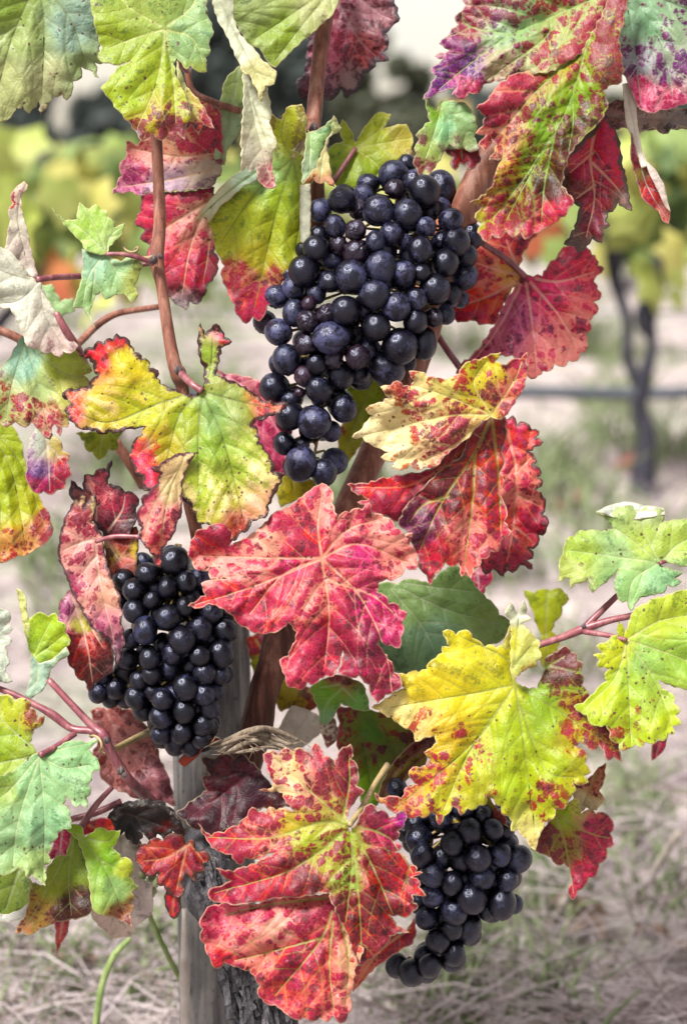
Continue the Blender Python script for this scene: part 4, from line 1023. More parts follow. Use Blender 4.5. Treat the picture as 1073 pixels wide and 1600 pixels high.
LF('pink withered leaf with a brown curled rim, left of the lower left bunch', sat=.1, d=.872, j=(150,840), tilt=(-4,0), curl=.8, wave=3.5, vw=3,
   p=[dict(o='110,772 113,754 122,760 130,764 134,744 146,742 156,733 166,732 174,722 172,738 170,756 178,758 186,760 196,768 206,770 216,781 213,800 213,812 206,826 200,836 186,841 170,836 160,830 146,815 130,800', d=10, v=['150,838 150,790 140,755','165,835 190,800 196,775'],
       c=[(140,770,'d88a88','c04860',.55),(180,800,'c04060','9a1c44',.7),(195,815,'9a3048','5a1c30',.75),(165,780,'dc7c84','c03c58',.6),(125,762,'a86a6c','8a4a50',.5)], burn=('4a2a34',7)),
      dict(o='163,830 185,838 212,826 216,850 214,880 210,905 192,925 184,926 176,908 168,880', d=12, v=['165,840 190,880'], c=[(195,850,'d85858','c0303c',.65),(178,870,'c0b04c','a86038',.5),(200,890,'d8604c','c03434',.65),(215,870,'c8b850','a8a03c',.3)]),
      dict(o='95,832 104,806 110,796 119,780 124,783 129,774 134,778 132,792 140,782 148,776 150,790 145,815 158,832 165,870 175,905 185,925 190,950 190,975 195,1000 190,1020 185,1037 178,1018 170,1000 158,990 145,980 135,965 125,945 114,926 108,910 104,900 96,882 91,864 93,848', d=-3, v=['150,842 155,900 178,1000','150,842 120,850 100,860','152,870 125,900'],
       c=[(120,810,'e0a08c','cc4c64',.5),(130,850,'e4a898','cc4468',.5),(140,910,'e2a494','c84074',.5),(165,930,'e2b08c','d8887c',.4),(170,980,'d890a0','c05880',.5),(185,1015,'b88090','8a5068',.5),(145,790,'d8c89a','b88a70',.4)], burn=('5a3640',4.5)),
      dict(o='94,945 102,932 110,924 122,936 135,963 146,980 160,1000 158,990 172,1002 177,1022 176,1046 165,1056 156,1062 148,1068 140,1077 132,1064 124,1060 116,1046 110,1040 104,1020 100,1008 94,990 92,972', d=8, v=['112,930 135,1000 145,1065','125,950 160,1010'],
       c=[(105,955,'dca0b8','c05890',.55),(125,975,'b8b858','9aa048',.4),(115,1010,'d84c4c','c02838',.7),(140,1010,'d87868','b82c3c',.6),(155,1040,'8a2c34','4a1420',.8),(125,1045,'d0402c','a82024',.7),(100,985,'d07088','c04070',.55)])],
   V='e0c0a8', spot=.04, burn=('6a3640',4), tooth=2.4,
   pet=[('r',[(150,846,-6,3.5),(180,838,-10,3.5),(222,839,-12,4)])])
# ---- far left
LF('whitish underside of a folded leaf at the left edge, above the blue-green leaf', d=.850, j=(60,438), tilt=(4,0), wave=2.2, curl=.5,
   p=[dict(o='10,395 12,368 16,345 14,330 20,318 18,306 24,296 38,286 42,290 34,310 34,326 41,350 48,386 58,432 46,430 30,408', d=3, v=['40,290 28,340 45,420'], c=[(30,300,'d8c0b0','c06050',.4),(25,350,'cfc8b8','b8a0a4',.4),(45,400,'c8bab0','b08a98',.4)]),
      dict(o='-40,375 -10,382 14,392 30,408 46,432 62,440 66,452 82,480 90,494 102,512 112,530 120,540 110,551 100,550 94,556 80,550 70,551 60,545 44,540 36,522 30,506 16,482 -40,478', v=['60,440 20,430 -30,410','62,442 70,490 100,545','60,442 30,470 -10,475'], c=[(20,420,'d4d4c4','c0c4b0',.4),(70,490,'d6d2c4','c8bcb4',.4),(90,540,'d8c4bc','c8a0a0',.5),(30,480,'d2d4c4','bcc4ac',.4)])],
   V='b8b8a0', vw=1.8, tooth=2, pet=[('r',[(58,437,-4,5),(90,433,4,5),(128,431,18,5),(170,424,32,5),(240,410,28,4)]), ('r',[(88,488,-3,5),(102,514,-1,6.5),(116,534,4,6),(128,552,16,4.5),(136,570,34,4)])])
LF('blue-green leaf with red spotted lower edge under the whitish leaf', d=.866, j=(40,535), tilt=(2,-5), curl=1, blister=1.1,
   o='-10,600 6,570 18,555 36,528 60,540 95,550 115,544 126,556 134,566 141,578 132,586 138,596 133,606 122,612 121,621 112,632 108,641 107,655 104,666 98,668 94,677 86,664 82,668 76,681 66,676 60,670 50,660 40,666 25,660 10,665 -10,650', v=['40,535 60,600 75,670','40,535 20,600 10,655','40,535 95,580 130,590'],
   V='a4b484', vw=2, c=[(40,570,'8cb49c','74a088',.4),(100,580,'b0bc58','98ac4c',.4),(60,610,'a4b478','9a8a70',.4),(40,640,'b8a878','b03c50',.6),(70,660,'d0a084','b83c50',.6),(110,620,'c8c878','b4a860',.35),(15,640,'a0a868','b04450',.5)], spot=.05, burn=('c04858',3), tooth=2.5)
LF('small curled leaf shading from pale green to purple and red, at the left', d=.862, j=(70,668), tilt=(3,-3), curl=2, blister=1,
   o='58,668 72,668 84,680 96,692 98,704 108,712 106,722 111,740 104,750 100,762 90,766 80,772 68,768 60,770 50,764 46,758 41,744 43,732 42,712 47,690', v=['70,670 76,720 78,766','72,690 96,720'],
   V='c8b8a8', c=[(65,690,'b8c0b0','b090a8',.4),(60,730,'a884ac','705890',.6),(90,700,'c0b068','b88a60',.4),(95,745,'d03c3c','a81c28',.75),(55,755,'c04c70','9a2c58',.6)], tooth=2)
LF('yellow-green leaf edge at the left border with orange tip', d=.885, j=(-20,660), tilt=(4,-4), curl=1, blister=.9,
   o='-40,640 10,655 22,668 34,690 38,715 46,742 54,760 62,776 68,790 76,800 83,828 78,840 70,851 56,858 40,868 28,869 14,876 -40,890', v=['-20,660 20,740 40,850','-20,660 30,720 70,820','-20,700 0,780 0,860'],
   V='a8b060', vw=2, c=[(15,720,'a4b444','88a03a',.4),(40,790,'b0b440','98a036',.45),(70,820,'c08038','a83028',.6),(20,860,'d0a040','c87030',.5),(0,780,'aab848','90a440',.4)], tooth=1.8)
LF('small bright green leaf on a thin stalk left of the left cane', d=.862, j=(166,396), tilt=(2,-5), curl=1.2, blister=.7,
   p=[dict(o='81,324 86,334 92,336 102,344 120,342 122,330 126,319 134,324 140,326 150,321 158,328 166,330 168,338 179,348 180,355 193,351 190,366 180,376 171,386 166,396 150,396 136,391 125,376 106,356 92,342', v=['166,396 150,355 128,325','166,396 130,360 92,334','166,396 172,370 188,356'], c=[(140,350,'a4c460','8ab450',.4),(110,345,'b0c87c','90b05c',.4),(175,370,'b4cc84','98b868',.4)]),
      dict(o='130,391 148,396 166,396 176,404 190,408 205,401 222,414 219,424 217,432 211,446 215,460 206,470 194,460 180,461 166,466 158,456 150,462 146,472 141,490 149,512 138,494 130,481 117,479 119,466 124,450 128,436 130,414', d=3, v=['166,396 140,430 130,475','166,396 185,430 205,460','150,420 142,480'], c=[(145,420,'94b898','80a888',.4),(180,430,'9cc08c','80ac78',.4),(205,440,'a8b060','8a8a40',.5),(130,465,'8cac70','6f9458',.4)])],
   V='c4d4a0', vw=2, spot=.04, tooth=1.8, pet=[('r',[(166,397,-2,3.5),(190,397,-2,3.5),(215,402,0,4),(240,412,6,4)])])
LF('blurred pale green leaf behind the whitish leaf', d=.97, o='62,450 80,446 96,470 112,468 116,484 100,492 92,500 84,488', v=['66,452 108,482'], c=[(90,470,'a8c890','88b070',.4)], V='c0d4a8')
LF('small yellow-green leaf fragment below the scorched leaf', d=.905, o='122,678 150,674 190,674 184,688 182,701 170,703 166,710 154,716 144,706 136,702 132,690', v=['160,676 156,712'], c=[(150,690,'a4b048','8a9c3c',.4)], V='bcc468')
LF('pink leaf behind the scorched leaf, reaching toward the top bunch', d=.905, j=(340,585), tilt=(0,-3), wave=3,
   o='340,580 360,584 384,588 404,594 420,606 438,622 452,640 456,664 456,690 456,716 450,738 436,742 424,736 400,690 380,640', v=['344,584 400,620 448,700'], V='dca0a8',
   c=[(380,600,'cf8c94','b05c70',.5),(430,650,'d88898','c05070',.5),(445,700,'dc7c94','c0406c',.5)])
LF('yellow-green leaf behind the tail of the top bunch', d=.945, j=(580,600), tilt=(-2,0),
   o='545,585 575,580 598,592 602,615 594,645 580,668 566,690 545,718 530,708 528,690 536,655', v=['585,590 560,650 540,705'], V='b0bc58', c=[(570,620,'a8b84c','90a444',.4),(545,690,'b0b04c','c07040',.35)])
LF('yellow leaf sliver below the tail of the top bunch', d=.935, o='448,735 470,745 492,752 486,770 462,782 440,790 432,770', v=['455,740 460,780'], V='c8c060', c=[(465,765,'c4b848','a8a03c',.4)])
# ---- bottom left
LF('yellow-green twisted leaf on the left, below the pink leaf', d=.872, j=(50,1030), tilt=(-3,0), curl=2, blister=1.2, wave=3,
   p=[dict(o='27,920 35,924 41,936 43,955 48,985 46,1000 40,992 34,960', c=[(38,950,'d0d490','b4bc6c',.4)], d=2, tooth=.8),
      dict(o='46,972 52,964 64,958 76,962 86,960 92,970 101,976 103,988 109,1001 104,1012 101,1022 90,1024 80,1031 60,1036 50,1022 43,998', v=['52,1028 70,990 84,964','52,1028 85,1005 102,990'], c=[(75,980,'a4c038','86a82c',.45),(60,1010,'98b450','78a040',.4),(95,1010,'a4b848','80982c',.4)]),
      dict(o='50,1024 62,1036 82,1030 104,1012 108,1022 92,1034 80,1046 76,1062 68,1078 56,1086 46,1092 40,1086 48,1060 48,1040', d=-2, c=[(65,1050,'bcd4c0','a0c0a8',.4),(95,1025,'c8d8b8','a8c09c',.4)], v=['60,1038 56,1080'], tooth=1)],
   V='c0cc70', vw=1.8, tooth=2.4)
LF('pale serrated leaf sliver at the left border', d=.86, o='-40,950 8,955 15,965 11,975 17,982 10,992 16,1000 9,1012 14,1030 10,1050 16,1062 -40,1070', v=['-30,1000 12,1000'], c=[(5,1000,'d4dccc','bcc8b4',.4)], V='e0e0d0', tooth=3)
LF('green leaf with brown pocks at the lower left border', d=.842, j=(62,1180), tilt=(1,-6), curl=1, blister=.9, wave=2.6, vw=2.2,
   p=[dict(o='-40,1080 -10,1088 12,1086 24,1094 36,1092 46,1097 48,1106 56,1112 60,1122 68,1120 66,1131 54,1140 50,1150 48,1160 58,1178 40,1200 -40,1236', v=['62,1180 20,1140 -10,1110','62,1180 10,1190 -30,1200'], d=3, c=[(20,1110,'b0b84c','94a43c',.4),(45,1120,'b8b04c','a05a30',.5),(10,1160,'98b040','7c9a34',.4),(55,1165,'a0b460','88a050',.4)]),
      dict(o='58,1178 70,1178 82,1174 95,1165 104,1160 120,1158 136,1160 151,1156 146,1164 140,1171 146,1180 153,1190 154,1201 146,1206 144,1214 139,1225 141,1238 136,1246 135,1259 126,1256 120,1259 110,1250 104,1246 100,1258 106,1264 109,1276 110,1293 100,1296 92,1301 90,1308 80,1318 79,1328 75,1332 78,1345 70,1352 72,1366 70,1381 60,1374 50,1366 44,1368 40,1362 30,1356 16,1364 -40,1372 -40,1225 20,1205', v=['62,1182 100,1200 140,1195','62,1182 70,1270 68,1370','62,1182 30,1280 20,1355','62,1182 100,1170 140,1162','62,1182 10,1240 -30,1260'],
       c=[(110,1190,'90b884','78a870',.4),(50,1220,'8cb480','74a06c',.4),(60,1290,'94bc90','7cac7c',.4),(20,1290,'90b080','78a06c',.4),(120,1240,'9cc08c','80a874',.4),(60,1350,'a0b878','88a464',.4),(10,1230,'9ab060','80a04c',.4)])],
   V='b8c890', spot=.16, burn=('c0b060',2.5), tooth=2.4, pet=[('r',[(62,1180,-2,4.5),(90,1165,4,4.5),(118,1146,10,5)])])
LF('green and maroon leaf at the lower left with a bright green right lobe', d=.858, j=(118,1300), tilt=(0,-4), curl=1.2, blister=.8, wave=3, vw=2,
   p=[dict(o='70,1382 74,1360 84,1344 92,1338 104,1336 115,1300 124,1310 136,1340 140,1370 143,1400 144,1414 140,1426 126,1434 106,1438 90,1440 78,1446 64,1450 56,1456 45,1460 34,1456 27,1457 30,1445 40,1430 46,1405 50,1382', v=['118,1300 108,1370 112,1430','116,1310 70,1400 38,1450'], c=[(105,1350,'8a9c34','70842c',.4),(80,1390,'98a038','7c8830',.4),(60,1430,'a88a38','8a4a28',.5),(100,1425,'6a3028','4a1824',.75),(130,1415,'5c2028','441420',.8),(125,1360,'7c9434','60782c',.4),(38,1450,'c09044','8a5030',.5)]),
      dict(o='108,1298 114,1290 126,1292 134,1306 146,1300 156,1294 170,1298 186,1299 184,1312 176,1325 184,1332 190,1340 200,1342 206,1348 208,1358 204,1370 214,1385 206,1394 209,1404 205,1410 208,1416 204,1428 206,1446 194,1440 185,1436 176,1432 165,1430 150,1424 144,1412 140,1380 134,1345 122,1312', d=-3, v=['116,1300 160,1350 195,1430','120,1305 165,1315 182,1302','150,1340 190,1360'], c=[(150,1315,'98b840','80a438',.4),(170,1350,'84b048','6c9c40',.4),(180,1390,'94b878','7ca868',.4),(195,1425,'a87840','8a2c2c',.6),(160,1400,'9cb868','84a454',.4),(200,1355,'b8c058','a0ac4c',.4)])],
   V='a4b068', burn=('b0a050',2.5), tooth=2.2)
LF('pale pinkish underside of a withered leaf behind the lower left leaf', d=.885, o='188,1306 206,1306 217,1312 224,1330 220,1352 216,1372 236,1380 239,1402 238,1424 228,1436 214,1446 204,1462 190,1464 176,1466 160,1451 146,1436 142,1412 150,1380', v=['190,1310 190,1380 170,1460'], c=[(210,1340,'d4ccc4','c0b4b4',.4),(220,1410,'dcd0cc','c8b8b8',.4),(170,1440,'dcc8bc','c0a89c',.4)], V='c8bcb0', tooth=1.5)
LF('small dark green leaf corner at the lower left border', d=.88, o='-40,1340 14,1352 34,1358 46,1372 52,1390 46,1412 36,1424 20,1428 -40,1440', v=['30,1360 10,1420'], c=[(20,1390,'7c9044','647838',.4),(40,1400,'8a9c54','708444',.4)], V='a4b078')
LF('white underside sliver below the dark green leaf corner', d=.872, o='-40,1428 14,1428 34,1420 48,1408 46,1422 36,1434 16,1440 -40,1446', c=[(20,1430,'dcdcd4','c8c4c0',.3)], v=['30,1424 -10,1436'], V='d0d0c8', tooth=1)
LF('hanging reddish leaf tip at the bottom left', d=.885, o='86,1440 108,1436 107,1450 104,1462 96,1474 89,1491 87,1470 88,1455', v=['98,1440 92,1480'], c=[(98,1455,'c8706c','a84c50',.5)], V='d89a90', tooth=1)
LF('pink leaf scrap between the two lower left leaves', d=.872, o='84,1296 100,1290 110,1294 112,1310 104,1334 90,1338 78,1340 84,1318', v=['98,1294 94,1334'], c=[(96,1312,'cc5c78','b03458',.6),(84,1334,'e0b0b4','c87888',.4)], V='e0b8b8')
LF('red orange leaf scrap above the bright green lobe', d=.90, o='128,1286 150,1280 172,1278 186,1290 189,1312 184,1326 170,1310 150,1300 132,1304', v=['140,1290 184,1310'], c=[(155,1288,'d8704c','c03030',.6)], V='e09a70')
LF('dusky pink withered leaf behind the left bunch tail', sat=.1, d=.925, j=(160,1110), tilt=(-2,-2), wave=3.5, blister=1,
   o='144,1112 156,1106 168,1108 178,1102 192,1108 206,1110 216,1124 226,1132 236,1150 246,1168 252,1190 262,1210 268,1230 272,1256 256,1254 240,1252 224,1246 210,1246 194,1238 180,1232 160,1216 155,1196 146,1180 158,1150 150,1132', v=['165,1112 205,1180 255,1245','180,1130 165,1200'], V='b88078', c=[(180,1125,'c07c74','a0504c',.5),(210,1160,'bc8480','94585c',.5),(240,1220,'a87078','804c58',.5),(180,1210,'c88c80','b05c58',.5)], tooth=2.5)
LF('dark maroon withered leaf beside the post, above the bottom red leaf', sat=.1, d=.896, j=(400,1200), tilt=(0,-3), wave=4.5, blister=1.3,
   o='318,1186 336,1184 352,1178 366,1184 378,1180 402,1200 414,1214 424,1226 440,1236 456,1256 440,1262 428,1264 412,1262 400,1268 384,1284 370,1292 350,1296 330,1303 316,1296 300,1292 290,1282 278,1272 290,1260 302,1250 314,1242 322,1234 318,1216 326,1210', v=['400,1200 350,1240 300,1275','395,1205 340,1200'], V='6a3440', c=[(350,1205,'6e3038','4a1c28',.6),(400,1230,'6c3844','461c30',.6),(330,1275,'5c343c','3c1c28',.6),(430,1255,'7c3430','581c20',.6)], tooth=3)
LF('scorched red-brown leaf left of the vine trunk', d=.862, j=(300,1320), tilt=(0,-4), wave=3.5, blister=1.6,
   p=[dict(o='217,1322 230,1318 242,1310 254,1312 266,1304 284,1306 290,1318 300,1314 310,1330 318,1330 326,1341 316,1350 318,1358 306,1366 304,1374 290,1366 284,1380 286,1392 278,1400 270,1398 262,1392 256,1384 248,1380 246,1366 236,1368 226,1364 214,1346', v=['296,1318 260,1340 225,1345','292,1322 276,1390','298,1320 318,1345'],
        c=[(235,1330,'b8684c','8a3c30',.55),(262,1340,'b05a44','a82c44',.55),(305,1340,'a85044','8c2840',.6),(270,1380,'b04c38','842820',.6)]),
      dict(o='262,1390 274,1396 284,1392 282,1408 280,1424 272,1432 264,1424 259,1408', d=6, c=[(272,1412,'e03c28','cc2418',.7)], v=['272,1394 270,1428'])],
   V='c88860', burn=('6a3a28',5), tooth=2.6)
LF('charred black curled leaf left of the bottom red leaf', d=.875, j=(230,1260), tilt=(2,-3), wave=5, blister=1.5,
   p=[dict(o='176,1272 186,1262 200,1258 224,1254 246,1258 262,1266 276,1280 288,1296 284,1308 270,1300 262,1310 246,1304 238,1312 224,1304 214,1316 200,1310 194,1300 184,1304 178,1288', c=[(230,1285,'2c201f','181213',.6),(265,1300,'6a3024','38181a',.5)], v=['190,1268 270,1296']),
      dict(o='172,1276 180,1262 196,1254 224,1249 250,1252 266,1262 280,1280 272,1276 258,1266 240,1262 216,1262 196,1266 184,1280', d=-8, c=[(225,1256,'8c8884','4a4444',.5)], v=['180,1268 266,1266'], tooth=2.5)],
   V='4a3a34', burn=('2c2422',8), tooth=3)
# ---- bottom centre
LF('small bright green leaf below the central red leaf', d=.895, j=(535,1080), tilt=(0,-4), curl=1,
   p=[dict(o='486,1075 500,1064 520,1056 536,1056 552,1062 566,1070 574,1090 575,1108 560,1109 545,1104 533,1100 526,1110 518,1124 508,1136 500,1130 498,1112 494,1100', v=['535,1075 510,1100 505,1130','535,1075 555,1095','530,1070 500,1075'], c=[(510,1085,'7cae44','649c3c',.4),(555,1095,'84b464','6ca454',.4),(525,1065,'a06a3c','8a3030',.5),(508,1120,'8ab080','74a06c',.4)]),
      dict(o='500,1130 510,1134 520,1124 528,1140 524,1156 512,1166 504,1150', d=3, c=[(512,1145,'b0a898','8a5a60',.5)])],
   V='a8c878', tooth=2)
LF('dark green leaf blotched with red, tucked behind the yellow leaf', d=.930, j=(560,1110), tilt=(0,-2), curl=1, blister=1,
   o='526,1108 548,1104 574,1108 592,1112 600,1104 620,1118 640,1130 652,1146 660,1160 650,1180 634,1200 618,1216 604,1236 584,1260 566,1256 560,1236 548,1215 545,1190 530,1172 524,1150 530,1130', v=['560,1110 570,1170 580,1240','565,1112 600,1150 625,1190'], V='6a7c34', c=[(545,1120,'6c7c34','a82c24',.5),(540,1150,'707434','a82a24',.5),(590,1140,'54862c','44741f',.4),(570,1175,'6a6c30','a82c28',.45),(610,1130,'8a8a3c','a8603c',.4),(620,1170,'6c7434','7c4030',.4),(575,1230,'88b030','6c9428',.4)], tooth=2)
LF('olive and maroon striped leaf rolled up behind the yellow leaf', d=.905, j=(600,1240), tilt=(3,0), blister=2.2, wave=2, vw=5,
   o='590,1246 594,1228 604,1206 616,1188 628,1176 642,1162 660,1154 681,1150 678,1164 668,1178 664,1194 650,1202 642,1212 634,1220 628,1232 622,1244', v=['598,1244 620,1200 672,1158','610,1244 640,1200 664,1180'], V='7a3040', c=[(620,1195,'9c8850','6a2c38',.5),(650,1170,'8c5044','5c2038',.6),(655,1190,'90843c','6c6030',.4),(605,1230,'947c54','6c4c3c',.5)], tooth=1)
LF('pale dry leaf scrap behind the dark cane', d=.96, o='432,1148 446,1118 456,1104 470,1106 486,1112 500,1122 502,1142 490,1154 470,1170 448,1168', v=['450,1160 480,1120'], c=[(470,1140,'e4dcd4','d0c8c4',.3)], V='d8d0c8', tooth=1.5)
LF('red and green leaf glimpsed behind the dark cane', d=.965, o='386,1000 400,990 420,985 440,1040 470,1072 496,1078 496,1100 480,1112 460,1104 440,1110 420,1080 400,1060', v=['400,1000 450,1080'], c=[(400,1010,'c85c34','a03020',.6),(405,1035,'a8b040','909c38',.4),(450,1085,'b0a048','8a6a34',.4),(480,1095,'b09048','a0643c',.4)], V='b0a060')
LF('big ragged red leaf with green veins at the bottom centre', d=.836, j=(545,1290), tilt=(0,-5), curl=1.2, blister=1.4, vw=3.2, wave=3.5,
   p=[dict(o='414,1180 426,1174 436,1176 446,1170 458,1174 466,1170 476,1173 488,1179 488,1170 493,1164 500,1170 506,1182 514,1184 522,1192 526,1184 531,1174 546,1166 550,1176 549,1186 556,1194 560,1212 558,1228 566,1236 556,1250 546,1266 541,1280 548,1300 558,1284 570,1262 580,1258 590,1266 600,1268 608,1276 618,1275 624,1270 632,1273 630,1290 622,1298 622,1306 614,1315 620,1318 625,1322 619,1331 628,1336 635,1345 640,1352 648,1355 650,1362 656,1364 645,1371 654,1378 655,1386 662,1398 645,1400 646,1410 650,1416 644,1424 634,1432 622,1430 609,1430 615,1438 620,1446 636,1456 620,1458 610,1463 604,1474 598,1481 586,1492 574,1500 562,1506 552,1490 544,1462 528,1430 516,1404 515,1396 495,1396 470,1402 445,1402 420,1406 395,1410 370,1414 345,1410 330,1404 327,1396 331,1389 346,1384 359,1376 350,1369 340,1358 352,1360 365,1361 376,1356 386,1354 400,1349 412,1340 424,1335 410,1341 398,1342 384,1341 376,1348 368,1344 362,1336 346,1331 336,1326 328,1318 320,1306 312,1290 322,1300 331,1305 342,1300 350,1300 362,1292 372,1290 380,1280 386,1275 395,1264 404,1268 415,1270 422,1263 432,1266 442,1264 460,1266 452,1258 446,1250 442,1240 432,1236 420,1236 409,1234 424,1230 426,1222 420,1208 416,1194',
       v=['545,1290 500,1250 430,1185','545,1290 500,1285 420,1310 325,1308','545,1292 500,1330 440,1365 335,1395','547,1292 550,1350 540,1440','548,1292 580,1350 610,1420 625,1450','550,1290 590,1300 620,1320 645,1365','535,1278 545,1230 545,1180','548,1300 560,1400 565,1490'],
       c=[(430,1190,'e0c09c','b85c74',0.54),(460,1190,'dcc090','a84060',0.54),(495,1185,'d87080','a02c50',0.69),(545,1190,'b84050','801c40',0.79),(450,1225,'e4c8a0','c04c5c',0.46),(500,1230,'c88c70','98203c',0.69),(540,1230,'a84050','801c38',0.69),(520,1265,'b0a058','98304c',0.54),(400,1290,'d88c74','b83048',0.64),(350,1310,'cc5460','b02440',0.69),(450,1290,'c8b058','b04048',0.49),(470,1310,'a8b044','a83c48',0.52),(420,1340,'d88080','b42c4c',0.64),(500,1310,'a4ac50','a03c4c',0.54),(540,1320,'9ab048','983444',0.52),(500,1345,'a8a84c','a02840',0.49),(370,1390,'d04854','b81c34',0.74),(430,1380,'cc5860','a82440',0.69),(490,1380,'b04850','801830',0.74),(540,1370,'8ca84c','8c2440',0.49),(600,1300,'c05474','902450',0.64),(590,1350,'bc5050','7c1838',0.72),(630,1370,'cc6068','a4244c',0.64),(610,1400,'c45858','8c1c38',0.69),(570,1420,'b04448','781834',0.74),(590,1460,'c03840','8c1828',0.79),(640,1290,'b050a0','8a2c70',0.64)]),
      dict(o='330,1416 342,1414 352,1411 380,1414 405,1412 430,1404 470,1400 514,1399 528,1420 540,1446 554,1470 566,1482 562,1500 554,1516 552,1536 546,1556 548,1572 541,1590 531,1596 520,1588 512,1594 500,1590 490,1594 476,1590 462,1592 450,1586 440,1578 430,1571 418,1568 410,1561 404,1552 406,1540 398,1526 390,1516 378,1514 370,1511 360,1508 350,1504 344,1510 335,1509 328,1496 324,1490 320,1476 314,1466 316,1452 313,1442 320,1426', d=4, curl=.9, j=(525,1402), tilt=(0,-4),
       v=['525,1402 500,1470 430,1555','520,1440 515,1510 522,1588','525,1402 430,1412 350,1430','505,1465 450,1480 350,1505','530,1430 545,1500 540,1570'],
       c=[(340,1440,'dc8090','c04468',0.54),(400,1430,'e08c94','c44c6c',0.54),(360,1480,'e0a49c','cc5470',0.49),(430,1450,'e6b09c','d0607c',0.44),(480,1430,'d88484','b83c5c',0.59),(410,1500,'dc9478','c0484c',0.54),(460,1500,'cc5468','a82448',0.69),(490,1480,'bc4c60','8c1c40',0.69),(440,1550,'d87870','b83448',0.59),(500,1550,'d87c78','bc3048',0.59),(540,1500,'e0b088','d07c60',0.44),(530,1560,'e0a07c','c85450',0.54),(350,1500,'c83c4c','a81c34',0.64)])],
   V='a8b058', spot=.10, burn=('a83c4c',2), tooth=2.6,
   pet=[('g',[(545,1290,-3,4.5),(565,1262,6,4.5),(585,1226,20,4.5),(605,1195,35,5)])])
LF('orange-red leaf behind the right edge of the bottom red leaf', d=.875, o='552,1520 562,1502 580,1494 600,1476 612,1462 634,1456 646,1436 650,1456 644,1474 626,1484 606,1498 586,1512 566,1534 552,1548', v=['640,1450 590,1490 556,1540'], c=[(570,1515,'dc9060','cc5c44',.5),(630,1465,'c84c3c','a02828',.6)], V='e0a878', tooth=1.5)
# ---- right
LF('big yellow leaf with red flecks at the lower right', d=.842, j=(803,1070), tilt=(0,-5), curl=1.0, blister=.8, vw=2.6, wave=2.6,
   p=[dict(o='694,988 704,986 712,991 722,986 731,987 738,996 745,1000 757,1010 766,1008 776,1011 786,1005 792,990 797,978 799,1010 800,1050 806,1066 815,1072 826,1076 838,1075 845,1060 848,1052 851,1044 852,1030 862,1022 870,1018 878,1012 886,1012 892,1018 899,1022 902,1032 908,1036 906,1050 910,1060 909,1070 914,1076 920,1090 916,1106 928,1116 936,1121 946,1126 956,1136 962,1150 971,1160 966,1172 969,1187 958,1184 950,1186 942,1174 935,1166 925,1171 914,1164 905,1160 899,1166 910,1172 915,1181 914,1192 920,1206 913,1212 916,1221 905,1226 895,1224 898,1234 894,1240 888,1250 880,1263 868,1264 866,1274 860,1281 850,1285 848,1294 844,1300 840,1312 835,1326 826,1319 822,1310 814,1304 808,1296 800,1296 799,1284 794,1276 785,1271 782,1260 774,1255 770,1248 760,1244 757,1255 748,1258 736,1265 730,1264 720,1271 714,1264 707,1261 700,1271 694,1276 686,1286 680,1274 674,1270 664,1276 655,1275 644,1278 635,1275 622,1272 610,1266 600,1256 590,1250 587,1241 594,1246 602,1246 614,1244 626,1246 631,1240 634,1232 642,1229 650,1225 644,1218 640,1210 646,1200 656,1199 665,1195 671,1186 665,1176 674,1168 681,1160 678,1150 664,1152 650,1156 646,1146 640,1140 630,1136 622,1130 612,1122 600,1116 592,1110 584,1105 596,1096 612,1085 620,1080 631,1075 626,1066 624,1055 634,1054 645,1049 654,1050 666,1045 670,1036 680,1028 690,1020 692,1012 701,1010 697,1000',
       v=['803,1070 730,1085 610,1105','800,1068 790,1030 720,995','803,1072 740,1160 620,1262','805,1072 820,1180 838,1315','808,1072 870,1110 960,1170','806,1070 840,1050 890,1020','790,1090 730,1180 690,1270','808,1090 850,1200 900,1215'],
       c=[(620,1105,'ecdc9c','dcc070',0.40),(700,1020,'d4c83c','b8b034',0.45),(760,1030,'c8c034','aca830',0.45),(660,1080,'e4d060','ccb848',0.40),(650,1135,'e6cc8c','cc8060',0.45),(720,1090,'d8cc50','c0b440',0.40),(780,1080,'c4c434','a8b030',0.40),(700,1150,'d0b448','c05840',0.50),(680,1200,'c8a844','c03444',0.60),(640,1255,'c89c48','b83438',0.65),(740,1200,'b4bc40','b85c3c',0.47),(700,1250,'b8b43c','b04840',0.47),(800,1150,'a8bc40','94ac38',0.43),(800,1230,'acc044','9c9c3c',0.43),(850,1120,'98b44c','8a9038',0.45),(880,1040,'7a5034','6a1834',0.80),(865,1055,'7c8c3c','6c2438',0.65),(850,1080,'8cac48','8a5c3c',0.50),(900,1100,'a88c3c','8a3028',0.60),(890,1150,'b4a83c','b84c34',0.55),(940,1160,'a8883c','9c2c30',0.65),(860,1200,'a8bc40','a4783c',0.45),(890,1220,'b8b848','b0803c',0.45),(850,1250,'b4bc48','b04c40',0.50),(835,1305,'d4cc88','c8a870',0.45),(760,1250,'a8a83c','a4543c',0.45),(905,1070,'86a044','7c2c34',0.60)]),
      dict(o='798,978 797,968 790,958 797,943 804,953 808,958 817,941 822,952 821,960 826,966 818,972 815,976 822,982 830,990 836,998 842,1005 841,1014 844,1025 838,1032 835,1040 824,1044 815,1050 806,1056 800,1052 797,1030', d=-9, v=['801,1052 806,1000 812,950','803,1040 828,1010'], c=[(808,955,'e0e4cc','ccd4b0',0.35),(815,1000,'c4c478','b0a860',0.45),(822,1030,'b8bc70','b88c58',0.45),(803,1000,'c0bc3c','a8a434',0.45)])],
   V='98a04c', spot=.10, burn=('c89a50',2), tooth=2.2)
